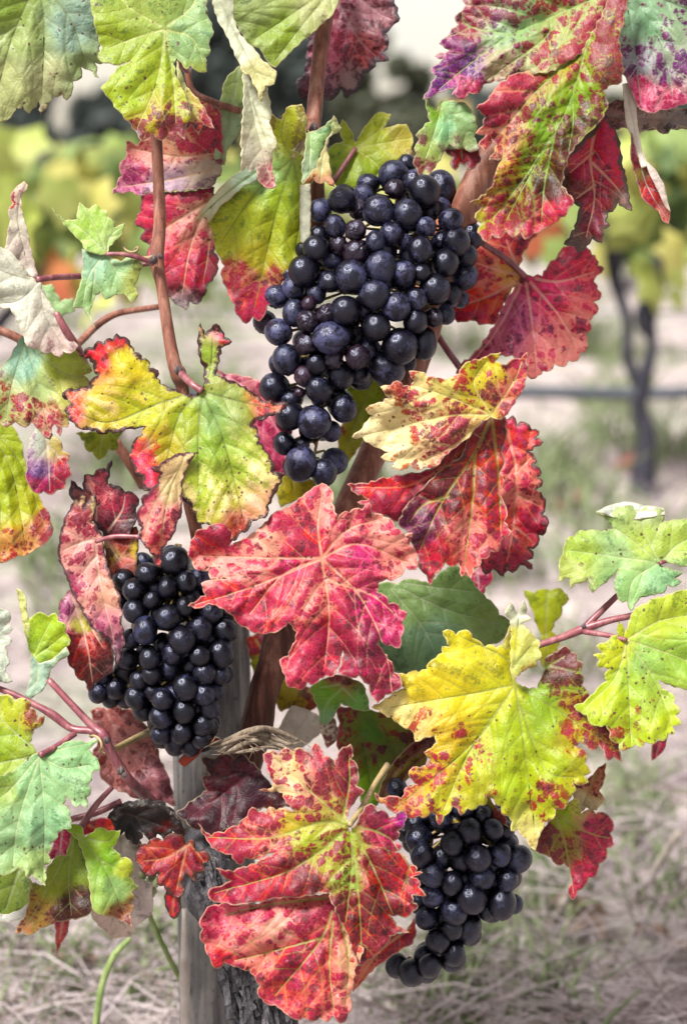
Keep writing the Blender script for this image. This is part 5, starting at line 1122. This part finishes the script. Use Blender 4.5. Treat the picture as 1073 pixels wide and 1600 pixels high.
LF('green and red leaf drooping behind the tip of the yellow leaf', d=.868, j=(860,1270), tilt=(2,-6), curl=1.4, blister=1.1, wave=3,
   p=[dict(o='836,1318 845,1300 856,1284 868,1266 884,1258 900,1248 904,1258 908,1270 920,1266 930,1271 940,1270 950,1276 957,1290 953,1302 957,1318 948,1326 946,1340 936,1350 930,1366 920,1372 910,1386 902,1392 895,1403 888,1394 893,1376 888,1356 880,1350 870,1350 860,1340 850,1335 832,1326', v=['868,1272 885,1330 895,1395','870,1272 915,1300 950,1310'], c=[(880,1280,'a4b83c','8ca034',.4),(855,1315,'887030','80242c',.6),(920,1290,'cc5c7c','a8345c',.6),(940,1310,'cc4c68','a8284c',.65),(915,1350,'c84c64','a0244c',.65),(895,1385,'c05068','98284c',.6),(885,1320,'9a8038','a02c38',.6),(900,1265,'c8c468','b0a848',.35)]),
      dict(o='706,1286 716,1278 730,1266 748,1256 761,1246 772,1258 778,1266 786,1274 792,1290 780,1284 770,1290 756,1284 740,1288 724,1284', d=4, v=['764,1250 740,1284'], c=[(745,1272,'98a840','7c8c34',.4),(770,1280,'a87840','a03830',.6),(720,1284,'b09848','b04c34',.5)]),
      dict(o='896,1224 915,1220 930,1205 944,1195 942,1220 936,1236 942,1250 930,1264 915,1262 905,1266 896,1244', d=6, v=['930,1210 910,1258'], c=[(920,1225,'c88c48','a04c34',.55),(920,1255,'e0d0b0','d0b890',.3)])],
   V='b0a858', burn=('8a3444',2), tooth=2.4)
LF('yellow-green leaf with rusty dots hanging at the right edge', d=.838, j=(978,1000), tilt=(0,-5), curl=1, blister=.8, vw=2.2, wave=2.4,
   o='984,966 990,955 998,948 1010,942 1022,935 1036,932 1055,924 1110,918 1110,1082 1076,1078 1060,1074 1046,1070 1028,1064 1034,1076 1044,1082 1051,1088 1052,1098 1060,1110 1056,1118 1061,1130 1050,1135 1051,1144 1044,1147 1036,1156 1028,1155 1020,1161 1008,1160 1000,1166 992,1163 984,1168 970,1171 966,1162 955,1156 952,1144 945,1134 934,1134 924,1131 916,1118 906,1112 899,1104 910,1098 916,1092 928,1082 936,1072 946,1064 945,1054 951,1045 942,1042 934,1040 935,1032 929,1024 940,1020 934,1010 944,1004 950,1000 958,994 966,994 964,984 967,975 973,982 974,994', 
   v=['978,1000 960,1060 915,1105','978,1000 982,1080 985,1160','978,1000 1020,1060 1050,1130','978,1000 1030,970 1090,960','978,1000 1040,1020 1090,1040'],
   V='c8cc80', c=[(960,1020,'c4cc40','a8b838',.4),(950,1090,'b0c444','98b03c',.4),(985,1060,'a4c058','b07c48',.38),(1030,960,'b4c458','9cb048',.4),(1060,1020,'98b858','84a84c',.4),(1020,1100,'a8c05c','a86c44',.42),(980,1130,'acc04c','b05c3c',.45),(1040,1130,'b4c448','9cb03c',.4),(1000,1030,'9cc070','88b060',.4)], spot=.10, burn=('b0a048',2), tooth=2.2,
   pet=[('r',[(978,1000,-1,3.5),(950,993,6,4),(912,987,14,4.5)])])
LF('pale green leaf with a silvery folded top at the right edge', d=.858, j=(1030,880), tilt=(0,-8), curl=1.2, blister=.8, vw=2.2, wave=2.2,
   p=[dict(o='933,800 946,812 956,826 940,830 926,828 914,830 905,830 896,838 888,840 882,850 878,866 873,880 875,906 882,904 889,905 892,916 898,912 906,911 918,905 920,914 926,923 934,918 940,914 950,905 966,889 962,900 959,912 964,930 972,940 978,940 985,951 991,945 1000,934 1016,930 1026,928 1036,925 1042,915 1052,916 1061,909 1054,904 1064,895 1050,890 1036,886 1024,880 1040,878 1060,884 1110,882 1110,812 1060,812 1044,814 1034,816 1036,806 1034,798 1012,793 986,790 958,794', v=['1030,880 980,840 945,815','1030,880 960,870 885,860','1030,880 990,905 980,940','1030,880 1010,840 1000,812','1030,880 1060,850 1100,835'],
       c=[(900,860,'a4bc5c','8aa84c',.4),(885,890,'a8b464','7c5c30',.45),(960,860,'a4c088','8cb078',.4),(1000,840,'b0c468','98b458',.4),(1050,850,'a8bc60','94ac50',.4),(980,920,'9cc080','84b070',.4),(1040,905,'94bc8c','80ac7c',.4),(1010,810,'b8c890','a4b87c',.3)]),
      dict(o='933,800 945,792 956,788 975,784 992,786 1006,790 1022,791 1036,795 1038,803 1020,808 990,812 960,809', d=-1.5, tooth=.6, c=[(985,792,'dfe4da','c8d4c4',.3)], v=['940,800 1030,798'])],
   V='c4d494', spot=.04, burn=('6a5a30',3), tooth=2,
   pet=[('r',[(1030,880,-1,3),(1045,876,4,3.5),(1062,878,9,4)])])
LF('small blurred yellow-green leaf beside the red forked stem', d=.955, o='820,924 834,926 846,921 858,922 872,920 880,926 886,936 878,948 876,960 866,972 862,986 872,1000 866,1026 850,1040 838,1020 846,1002 845,992 838,976 830,952', v=['855,925 852,985 856,1030'], c=[(850,945,'c0cc50','a8b844',.4),(852,1010,'c4c44c','a8ac40',.4)], V='d0d878')
LF('small red leaf tip at the right edge below the dotted leaf', d=.885, o='1018,1164 1030,1156 1041,1146 1040,1160 1036,1172 1026,1182 1018,1187', v=['1034,1152 1024,1180'], c=[(1028,1168,'cc4c60','a82c44',.6)], V='d88088', tooth=1)
# ------------------------------------------------------------------ woody parts of the vine
def cane(label, pts, mat=M_CANE, sides=14, rough=.05, seed=1, name='cane'):
    o = tube(name, pts, mat, vine, sides, rough, seed, 7)
    if label: o['label'] = label
    return o
cane('slim tan shoot on the left rising to the scorched leaf and beyond', [(240,60,.880,9),(243,150,.878,9),(246,250,.876,9),(250,340,.875,9.5),(246,408,.874,11),(253,450,.873,9),(262,510,.872,9.5),(272,566,.870,10.5),(279,585,.870,13),(286,610,.874,10),(292,680,.875,9)])
cane(None, [(292,704,.846,7),(296,740,.850,9),(295,780,.855,9),(303,815,.860,10),(312,850,.872,11),(330,900,.89,12)], seed=2)
cane('reddish tan shoot rising behind the top bunch', [(520,-60,.902,14),(508,20,.900,14),(496,120,.896,12),(490,185,.893,13),(484,204,.891,17),(488,230,.893,15),(492,290,.900,15),(495,360,.906,15),(500,430,.915,15)], seed=3)
cane('thick brown cane slanting behind the right shoulder of the top bunch', [(830,130,.895,20),(790,205,.892,22),(752,270,.890,24),(728,325,.890,25),(700,390,.905,26),(668,500,.918,24),(632,610,.925,22),(612,645,.925,25),(590,690,.922,22),(556,770,.918,23),(520,850,.918,24),(490,910,.922,22)], M_CANE, 18, .06, 4)
cane('dark red-brown old cane below the central red leaf', [(462,940,.918,26),(444,985,.912,29),(430,1030,.908,25),(412,1080,.908,23),(396,1150,.912,26),(370,1230,.925,32),(345,1330,.93,38)], M_OLDCANE, 18, .09, 24)
cane('grey shaggy dry stub under the top right leaf', [(930,176,.870,12),(965,182,.872,14),(1000,188,.876,13),(1040,186,.882,15),(1085,190,.890,14)], M_TWINE, 12, .3, 5)
cane('red forked side shoot at the right', [(835,1010,.872,5),(880,995,.866,6),(910,983,.862,7),(950,970,.860,5.5),(985,962,.860,5),(1015,950,.862,4)], M_PET, 10, .05, 6)
cane(None, [(910,984,.862,6),(925,968,.862,5.5),(948,946,.864,5),(964,930,.866,4.5)], M_PET, 10, .05, 7)
cane('purple-red shoot running down across the lower left', [(76,1062,.862,5),(110,1098,.860,5.5),(146,1136,.857,6.5),(162,1150,.856,9),(172,1170,.857,7),(186,1196,.860,7.5),(205,1222,.868,8),(235,1250,.90,9)], M_PET, 12, .06, 8)
cane(None, [(-30,1066,.866,5),(20,1084,.864,5),(60,1104,.862,5.5),(85,1118,.861,7),(112,1138,.860,6),(146,1142,.857,6),(158,1148,.856,7)], M_PET, 12, .06, 9)
cane(None, [(172,1174,.858,5),(200,1160,.885,5.5),(236,1142,.92,6)], M_PETG, 10, .05, 10)
cane(None, [(176,1230,.872,4),(150,1258,.866,5),(126,1294,.862,6)], M_PET, 10, .05, 11)
cane(None, [(112,1280,.874,5),(150,1270,.874,5.5),(190,1252,.876,5)], M_PET, 10, .05, 12)
cane(None, [(292,96,.905,6),(300,140,.905,5),(330,158,.903,5),(352,166,.902,5.5),(376,174,.900,5)], M_CANE, 10, .06, 13)
cane(None, [(100,552,.91,6),(125,535,.93,6),(150,510,.94,6),(178,492,.94,5.5),(215,484,.93,5),(258,478,.90,4.5)], M_CANE, 10, .06, 14)
cane(None, [(-20,510,.93,7),(20,524,.93,7),(60,545,.93,7),(100,552,.91,6)], M_CANE, 10, .06, 15)
cane(None, [(180,690,.935,9),(205,725,.935,9),(225,760,.94,9)], M_CANE, 10, .06, 16)
cane('rusty stalk stub under the left bunch', [(285,1192,.895,8),(306,1172,.892,9),(318,1158,.895,8),(345,1160,.90,6),(380,1158,.905,5)], simple_mat('rusty_stalk','7a2418','b04428',60), 10, .12, 17)
cane(None, [(598,608,.93,14),(640,585,.925,16),(650,560,.925,15)], M_CANE, 12, .05, 18)

# buds sitting on the nodes of the shoots
def buds(cane_, spots):
    r = random.Random(31)
    for px, py, d, R in spots:
        c = P(px, py, d); R = R / F * d
        pts = [c, c + Vector((r.uniform(-.3, .3), -.6, .5)) * R, c + Vector((r.uniform(-.3, .3), -.9, 1.3)) * R, c + Vector((0, -.9, 1.9)) * R]
        v, f = tube_geo(pts, [R, R * 1.05, R * .6, R * .1], 9, .2, int(px))
        mesh_obj('bud', v, f, M_BUD, cane_, origin=c)
M_BUD = bark_material('bud_scale', '2a2226', '5e5254', 'a09490', (200, 200, 60), .7, .6, .0005)
canes = {o['label'][:14]: o for o in vine.children if o.name.startswith('cane') and o.get('label')}
buds(canes['slim tan shoot'], [(282,582,.860,7),(241,408,.866,6),(252,402,.868,4)])
buds(canes['reddish tan sh'], [(492,204,.880,7),(476,212,.882,6)])
buds(canes['purple-red sho'], [(168,1158,.850,5),(190,1206,.853,6),(196,1212,.852,4)])
buds(canes['red forked sid'], [(912,980,.855,4),(836,1008,.866,4)])

# curling tendrils
def tendril(x, y, d, dx, dy, turns, R, lab):
    pts = []
    for i in range(40):
        t = i / 39
        a = t * turns * 2 * math.pi
        rr = R * (1 - .5 * t) * min(1, t * 3)
        pts.append(P(x + dx * t + rr * math.cos(a) - rr, y + dy * t + rr * math.sin(a), d + .004 * math.sin(a * .7)))
    v, f = tube_geo(pts, [.0011 - .0007 * i / 39 for i in range(40)], 7, .05, 3)
    o = mesh_obj('tendril', v, f, M_PETG, vine, origin=pts[0])
    if lab: o['label'] = lab
tendril(240, 402, .868, -40, -18, 1.6, 9, 'thin curled green tendril at the node of the left shoot')
tendril(480, 210, .888, -34, 46, 1.2, 10, None)
tendril(148, 1138, .856, 20, 44, 1.8, 8, None)

# flaky old trunk: stacked loose bark plates over a knobbly core
tr = tube('trunk', [(440,1680,.935,50),(418,1600,.93,44),(388,1520,.922,36),(348,1440,.910,34),(322,1390,.905,35),(324,1330,.912,34),(345,1270,.93,30)], M_TRUNK, vine, 40, .09, 21, 14)
tr['label'] = 'flaky grey-black bark of the old trunk at the bottom centre'
def bark_plates():
    r = random.Random(5)
    v, f = [], []
    for i in range(170):
        t = r.random()
        px = 324 + 94 * t + r.uniform(-36, 36) * (0.8 + .4 * t); py = 1360 + 260 * t + r.uniform(-20, 20)
        cx = 324 + 94 * t; w = (34 + 10 * t)
        k = max(0, 1 - ((px - cx) / w) ** 2)
        d = .905 + .025 * t - w / F * .9 * math.sqrt(k) - .001 - r.random() * .002
        a = -.25 + r.uniform(-.3, .3); L = r.uniform(12, 34); Wd = r.uniform(2, 5.5)
        b = len(v)
        for sx, sy in ((-1, -1), (1, -.8), (1.1, .9), (-.8, 1)):
            x = px + sx * Wd * math.cos(a) - sy * L * math.sin(a) + r.uniform(-2, 2)
            y = py + sx * Wd * math.sin(a) + sy * L * math.cos(a) + r.uniform(-2, 2)
            v.append(P(x, y, d + r.uniform(-.0025, .0025)))
        for q in range(4): v.append(v[b + q] + Vector((0, .0018, 0)))
        f += [(b, b + 1, b + 2, b + 3), (b, b + 4, b + 5, b + 1), (b + 1, b + 5, b + 6, b + 2), (b + 2, b + 6, b + 7, b + 3), (b + 3, b + 7, b + 4, b)]
    o = mesh_obj('bark_flakes', v, f, M_TRUNK, tr, smooth=False, origin=P(370, 1480, .91))
    tag(o, kind='stuff')
bark_plates()

# weathered post behind the trunk
def post():
    top = P(322, 880, .965); bot = on_ground(330, 1600) ; bot = Vector((P(345, 1640, .985).x, P(345,1640,.985).y, -0.1))
    org = Vector((bot.x, bot.y, 0))
    e = empty('wooden_post', org); WORLD_LOC[e.name] = org
    tag(e, 'weathered grey wooden post behind the left bunch and the old trunk', 'post')
    r = random.Random(3)
    n = 26; sides = 28
    axis = top - bot
    v, f = [], []
    for i in range(n + 1):
        c = bot + axis * i / n
        for k in range(sides):
            a = 2 * math.pi * k / sides
            rad = .0232 * (1 + .04 * math.sin(3 * a + 1) + .03 * math.sin(7 * a + .02 * i) + r.uniform(-.012, .012))
            v.append(c + Vector((math.cos(a) * rad, math.sin(a) * rad * .85, r.uniform(-.002, .002) if i == n else 0)))
    for i in range(n):
        for k in range(sides):
            k2 = (k + 1) % sides
            f.append((i * sides + k, i * sides + k2, (i + 1) * sides + k2, (i + 1) * sides + k))
    f.append(tuple(range(n * sides, (n + 1) * sides)))
    mesh_obj('shaft', v, f, M_POST, e, origin=org)
    # a pale splinter standing off the left face
    tube('splinter', [(291,1660,.955,8),(290,1580,.952,8),(289,1500,.95,7),(288,1420,.952,4)], simple_mat('pale_splinter','b8aca0','dcd4cc',90), e, 7, .2, 6)
post()
# twine
def twine():
    e = empty('twine', P(390, 1165, .88)); WORLD_LOC[e.name] = e.location.copy()
    tag(e, 'pale frayed twine tied round the dark cane and the post', 'twine')
    r = random.Random(8)
    for s in range(7):
        pts = []
        ph = r.uniform(0, 6); x0, x1 = r.uniform(320, 350), r.uniform(440, 475); y0 = r.uniform(1158, 1178); lift = r.uniform(6, 20); sl_ = r.uniform(-10, 8)
        for i in range(40):
            t = i / 39
            px = x0 + (x1 - x0) * t; py = y0 - lift * math.sin(t * 3.0) + sl_ * t
            pts.append(P(px, py + 5 * math.sin(t * 7 + ph), .876 + .014 * abs(t - .5) + .0025 * math.cos(t * 7 + ph)))
        R = r.uniform(.0009, .0019)
        rad = [R * (0.2 + .8 * math.sin(math.pi * min(1, max(0.04, i / 39))) ** .6) for i in range(40)]
        vv, ff = tube_geo(pts, rad, 8, .10, s)
        mesh_obj('strand', vv, ff, M_TWINE, e, origin=pts[0])
    r = random.Random(2)
    vv, ff = [], []
    for i in range(26):
        x0 = r.uniform(330, 470); y0 = 1165 + r.uniform(-10, 12)
        p_ = [P(x0, y0, .874), P(x0 + r.uniform(-14, 18), y0 + r.uniform(-8, 10), .871), P(x0 + r.uniform(-26, 34), y0 + r.uniform(-14, 18), .872)]
        a, b = tube_geo(p_, [.0003, .00025, .0001], 4)
        off = len(vv); vv += a; ff += [tuple(q + off for q in t) for t in b]
    o = mesh_obj('frayed_fibres', vv, ff, M_TWINE, e, origin=P(390, 1165, .874)); tag(o, kind='stuff')
twine()

# ------------------------------------------------------------------ grape bunches
def berry_mesh(name, seed, shrivel, mat):
    r = random.Random(seed)
    bm = bmesh.new()
    bmesh.ops.create_uvsphere(bm, u_segments=24, v_segments=15, radius=1.0)
    o1 = [r.uniform(0, 50) for _ in range(4)]
    for vt in bm.verts:
        p = vt.co.copy()
        th, ph = math.atan2(p.y, p.x), math.acos(max(-1, min(1, p.z)))
        k = 1 + .025 * math.sin(2 * th + o1[0]) * math.sin(ph) + .02 * math.sin(3 * ph + o1[1])
        if shrivel:
            w = abs(math.sin(2.5 * th + 2.2 * math.sin(2 * ph + o1[2]) + o1[3]))
            k -= shrivel * (.17 * (1 - w) ** 2 + .09 * abs(math.sin(5 * ph + 2 * math.sin(3 * th + o1[0]))) ** 3)
            if p.z < -.75: k -= .12 * shrivel
        vt.co = p * k
        vt.co.z *= 1.04
        # blossom-end scar: a shallow dimple with a raised dot
        if p.z < -.93: vt.co.z += .05
        if p.z < -.998: vt.co.z -= .07
    me = bpy.data.meshes.new(name)
    bm.to_mesh(me); bm.free()
    me.polygons.foreach_set('use_smooth', [True] * len(me.polygons))
    me.materials.append(mat)
    return me
BM = {'n': [berry_mesh('berry', i, 0, M_BERRY) for i in range(3)],
      'b': [berry_mesh('berry', i + 5, 0, M_BERRYB) for i in range(3)],
      's': [berry_mesh('berry', i + 10, 1, M_BERRYS) for i in range(3)],
      'r': [berry_mesh('berry', i + 20, .25, M_BERRYR) for i in range(2)],
      'k': [berry_mesh('berry', i + 30, 0, M_BERRYK) for i in range(3)]}
M_STEM = bark_material('grape_stem', '5a5a2c', '8a7a44', 'b08a60', (90, 90, 20), .5, .3, .0004)

def bunch(name, label, lst, dmid, half, ax, extra, seed, stem_pts, ptype):
    """lst: x y r type (front berries read from the photograph); ax: axis polyline of the bunch in px with half-widths"""
    r = random.Random(seed)
    root_loc = P(ax[0][0], ax[0][1], dmid)
    e = empty(name, root_loc); WORLD_LOC[e.name] = root_loc.copy()
    tag(e, label, 'grapes', 'bunches of dark grapes on the vine')
    A = [np.array(a, float) for a in spline(ax, 10)]
    def front(x, y):
        # depth offset of the bunch's rounded front at this place
        best = min(A, key=lambda a: ((x - a[0]) ** 2 + (y - a[1]) ** 2) / a[2] ** 2)
        q = min(1.0, math.hypot(x - best[0], y - best[1]) / best[2])
        return -half * (best[2] / max(a[2] for a in A)) * math.sqrt(max(0, 1 - q * q))
    placed = []
    mmpx = dmid / F
    def settle(x, y, rad, d):
        R = rad * mmpx
        for _ in range(60):
            p = P(x, y, d)
            hit = 0
            for (q, R2) in placed:
                need = (R + R2) * .86
                if (p - q).length < need: hit = max(hit, need - (p - q).length)
            if hit < R * .10: break
            d += max(.0008, hit * .6)
        return d
    pend = []
    for x, y, rad, ty in lst:
        rad *= 1.13 if ptype > .5 else 1.12
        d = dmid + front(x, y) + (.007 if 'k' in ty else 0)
        pend.append((d, x, y, rad, ty))
    pend.sort(key=lambda q: q[0])
    spots = []
    for d, x, y, rad, ty in pend:
        d = settle(x, y, rad, d)
        placed.append((P(x, y, d), rad * mmpx)); spots.append((x, y, rad, d, ty))
    n0 = len(spots); tries = 0
    while len(spots) < n0 + extra and tries < 9000:
        tries += 1
        a = A[r.randrange(len(A))]
        ang, q = r.uniform(0, 6.28), math.sqrt(r.random()) * .86
        x, y = a[0] + math.cos(ang) * a[2] * q, a[1] + math.sin(ang) * a[2] * q * .9
        rad = r.uniform(16, 21)
        if min((math.hypot(x - s[0], y - s[1]) - s[2] + rad * .5) for s in spots[:n0]) > 0: continue
        d = dmid + r.uniform(-.35, .8) * half * .9 * math.sqrt(max(.05, 1 - q * q))
        p = P(x, y, d)
        if any((p - c).length < (R2 + rad * mmpx) * .74 for c, R2 in placed): continue
        if any(math.hypot(x - s[0], y - s[1]) < s[2] * .75 and d < s[3] for s in spots[:n0]): continue
        placed.append((p, rad * mmpx)); spots.append((x, y, rad, d, 'f'))
    cyc = {}
    for x, y, rad, d, ty in spots:
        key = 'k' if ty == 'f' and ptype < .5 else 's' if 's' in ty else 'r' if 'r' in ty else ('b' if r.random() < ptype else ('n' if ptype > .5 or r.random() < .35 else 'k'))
        me = BM[key][r.randrange(len(BM[key]))]
        o = bpy.data.objects.new('berry', me)
        COL.objects.link(o)
        o.parent = e
        o.location = P(x, y, d) - root_loc
        s = rad * d / F
        sq = r.uniform(.90, 1.08)
        o.scale = (s * sq, s, s / sq)
        o.rotation_euler = (r.uniform(-.55, .35), r.uniform(-.5, .5), r.uniform(0, 6.28))
        if 's' in ty: o.rotation_euler = (r.uniform(-2, 2), r.uniform(-2, 2), r.uniform(0, 6)); o.scale = (s * 1.06, s * 1.0, s * 1.0)
        if 'r' in ty and 's' not in ty: o['label'] = 'reddish half-ripe grape'
        elif 's' in ty: o['label'] = 'shrivelled grape with creased skin'
    # stalk with short pedicels to every berry
    pts = [P(q[0], q[1], q[2]) for q in spline(stem_pts, 8)]
    v, f = tube_geo(pts, [q[3] / F * q[2] for q in spline(stem_pts, 8)], 8, .1, seed)
    for x, y, rad, d, ty in spots:
        c = P(x, y, d)
        near = min(pts, key=lambda q: (q - c).length + max(0, (c.z - q.z)) * 1.5)
        mid = c.lerp(near, .55) + Vector((0, .002, .003))
        b, g = tube_geo([near, mid, c.lerp(near, .1)], [.0009, .0007, .0009], 5)
        off = len(v); v += b; f += [tuple(i + off for i in t) for t in g]
    mesh_obj('stem', v, f, M_STEM, e, origin=pts[0])
    return e

def L4(s):
    out = []
    for q in s.split():
        a = q.split(',')
        out.append((float(a[0]), float(a[1]), float(a[2]), a[3] if len(a) > 3 else 'n'))
    return out
TOP = L4('500,329,17 534,313,20 575,288,16,k 568,307,16,k 560,327,15,ks 591,329,22 524,354,15 555,360,15,s 586,378,15 530,384,14,s 557,395,20,rs 494,389,19 500,370,16,k 475,392,12,k 475,424,22 454,428,14,k 550,432,23 595,418,22 '
 '636,256,13,k 615,275,22,k 617,296,15,s 646,284,17 663,300,23 688,294,23,k 635,335,21 665,354,14 611,365,17 689,324,14,k 704,344,17 736,369,18 712,378,20 728,400,16 656,391,18 633,378,11 695,411,19 725,432,19 631,426,16 658,426,13 679,452,22 '
 '584,461,22 703,460,17,k 719,467,13,k 632,440,16 650,467,16 619,480,20 649,502,18 696,491,14 677,496,14,s 588,511,20 625,541,25 662,537,21 605,575,25 638,567,11,k '
 '433,463,17 459,450,16 414,504,17,rk 435,519,20 461,489,18,k 483,474,11,r 481,502,17,rs 511,492,16,s 494,459,14,k 539,485,21 517,528,24 479,539,17,rs 448,562,21 433,569,13,k 494,569,15 522,562,15,s 558,558,18,s 532,586,20 474,588,14,r 468,614,8,r 429,606,22 498,610,19 560,584,16,k '
 '453,650,20 491,659,23 537,639,19 517,674,15,k 444,693,16 472,695,11,k 470,725,23 506,738,19 522,721,19,k 515,440,16,k 570,480,17,k 540,520,17,k 560,530,17,k 600,440,16,k 690,380,16,k 670,330,16,k 640,400,16,k 600,395,16,k 520,405,17,k 470,460,16,k 500,540,16,k 575,545,17,k 455,625,15,k')
bunch('grape_bunch', 'largest bunch of dark grapes, hanging at the upper centre in front of the tan shoot', TOP, .892, .034,
      [(625,290,80),(610,360,125),(580,440,140),(545,520,120),(500,600,70),(490,660,52),(490,725,40)], 60, 11, [(640,235,.905,5),(625,300,.900,5),(600,400,.897,4.5),(560,500,.895,4),(505,620,.892,3),(495,690,.890,2.5),(490,715,.888,2)], .7)
LEFT = L4('223,877,13,k 231,897,17 272,877,21 195,908,17 210,922,17 262,920,15 291,910,16 312,905,16 190,940,12,k 211,955,17 238,938,13 263,965,18 289,948,14 330,957,17 313,983,17 354,963,17 352,986,17 227,985,19 205,998,14,k 285,1000,20 254,1010,11 234,1029,15 270,1022,16 312,1025,15 346,1022,19 265,1045,15 238,1054,15 218,1063,14 319,1052,17 342,1055,15 290,1074,18 254,1092,16 319,1085,16 337,1080,13 162,1056,13 153,1083,14 182,1076,16 173,1092,13 196,1090,15 196,1048,17,k 199,1030,17,k 192,1015,14,k 214,1090,17 224,1110,16,k 288,1110,18 252,1120,17 317,1132,16 283,1143,17 252,1147,15 328,1108,14 297,1165,15 314,1155,14 272,1160,15 300,935,14,k 345,935,16,k 330,930,16,k 250,960,14,k 300,1040,15,k 240,1080,14,k 270,1085,15,k 330,1000,15,k 175,1062,13,k 310,1108,15,k 245,920,14,k')
bunch('grape_bunch', 'bunch of black grapes at the lower left, in front of the grey post', LEFT, .890, .030,
      [(265,890,60),(270,950,90),(280,1010,95),(285,1070,85),(290,1120,60),(292,1160,28)], 85, 12, [(280,850,.897,5),(272,900,.895,4.5),(278,1000,.893,4),(285,1100,.890,3),(290,1155,.888,2)], .12)
RIGHT = L4('688,1280,16 655,1312,20 660,1336,18 734,1299,18 706,1318,17 769,1297,16 788,1297,14 746,1341,20 781,1336,16 809,1343,20 793,1322,15,k 676,1367,18 706,1380,16 753,1371,18 792,1376,16 676,1400,16 737,1404,22 762,1420,15,k 783,1411,22 802,1413,14,k 709,1425,19 730,1450,21 706,1453,15 667,1434,17 683,1471,17 708,1490,17 643,1520,20 620,1509,17 671,1509,17 660,1492,13,k 620,1232,15,k 690,1262,17 722,1264,16 650,1288,17 752,1276,16 782,1280,15 634,1300,15 712,1245,16,k 668,1268,15,k 720,1345,17,k 690,1340,17,k 725,1375,17,k 765,1350,16,k 700,1405,16,k 655,1370,16,k 655,1410,15,k 690,1435,16,k 715,1290,16,k 675,1290,16,k 775,1380,15,k 690,1455,15,k')
bunch('grape_bunch', 'bunch of black grapes at the lower right, under the yellow leaf', RIGHT, .890, .030,
      [(720,1270,70),(725,1320,100),(730,1380,85),(705,1440,50),(665,1500,38)], 70, 13, [(735,1230,.897,5),(730,1300,.895,4.5),(725,1380,.893,4),(700,1450,.890,3),(655,1505,.888,2)], .05)
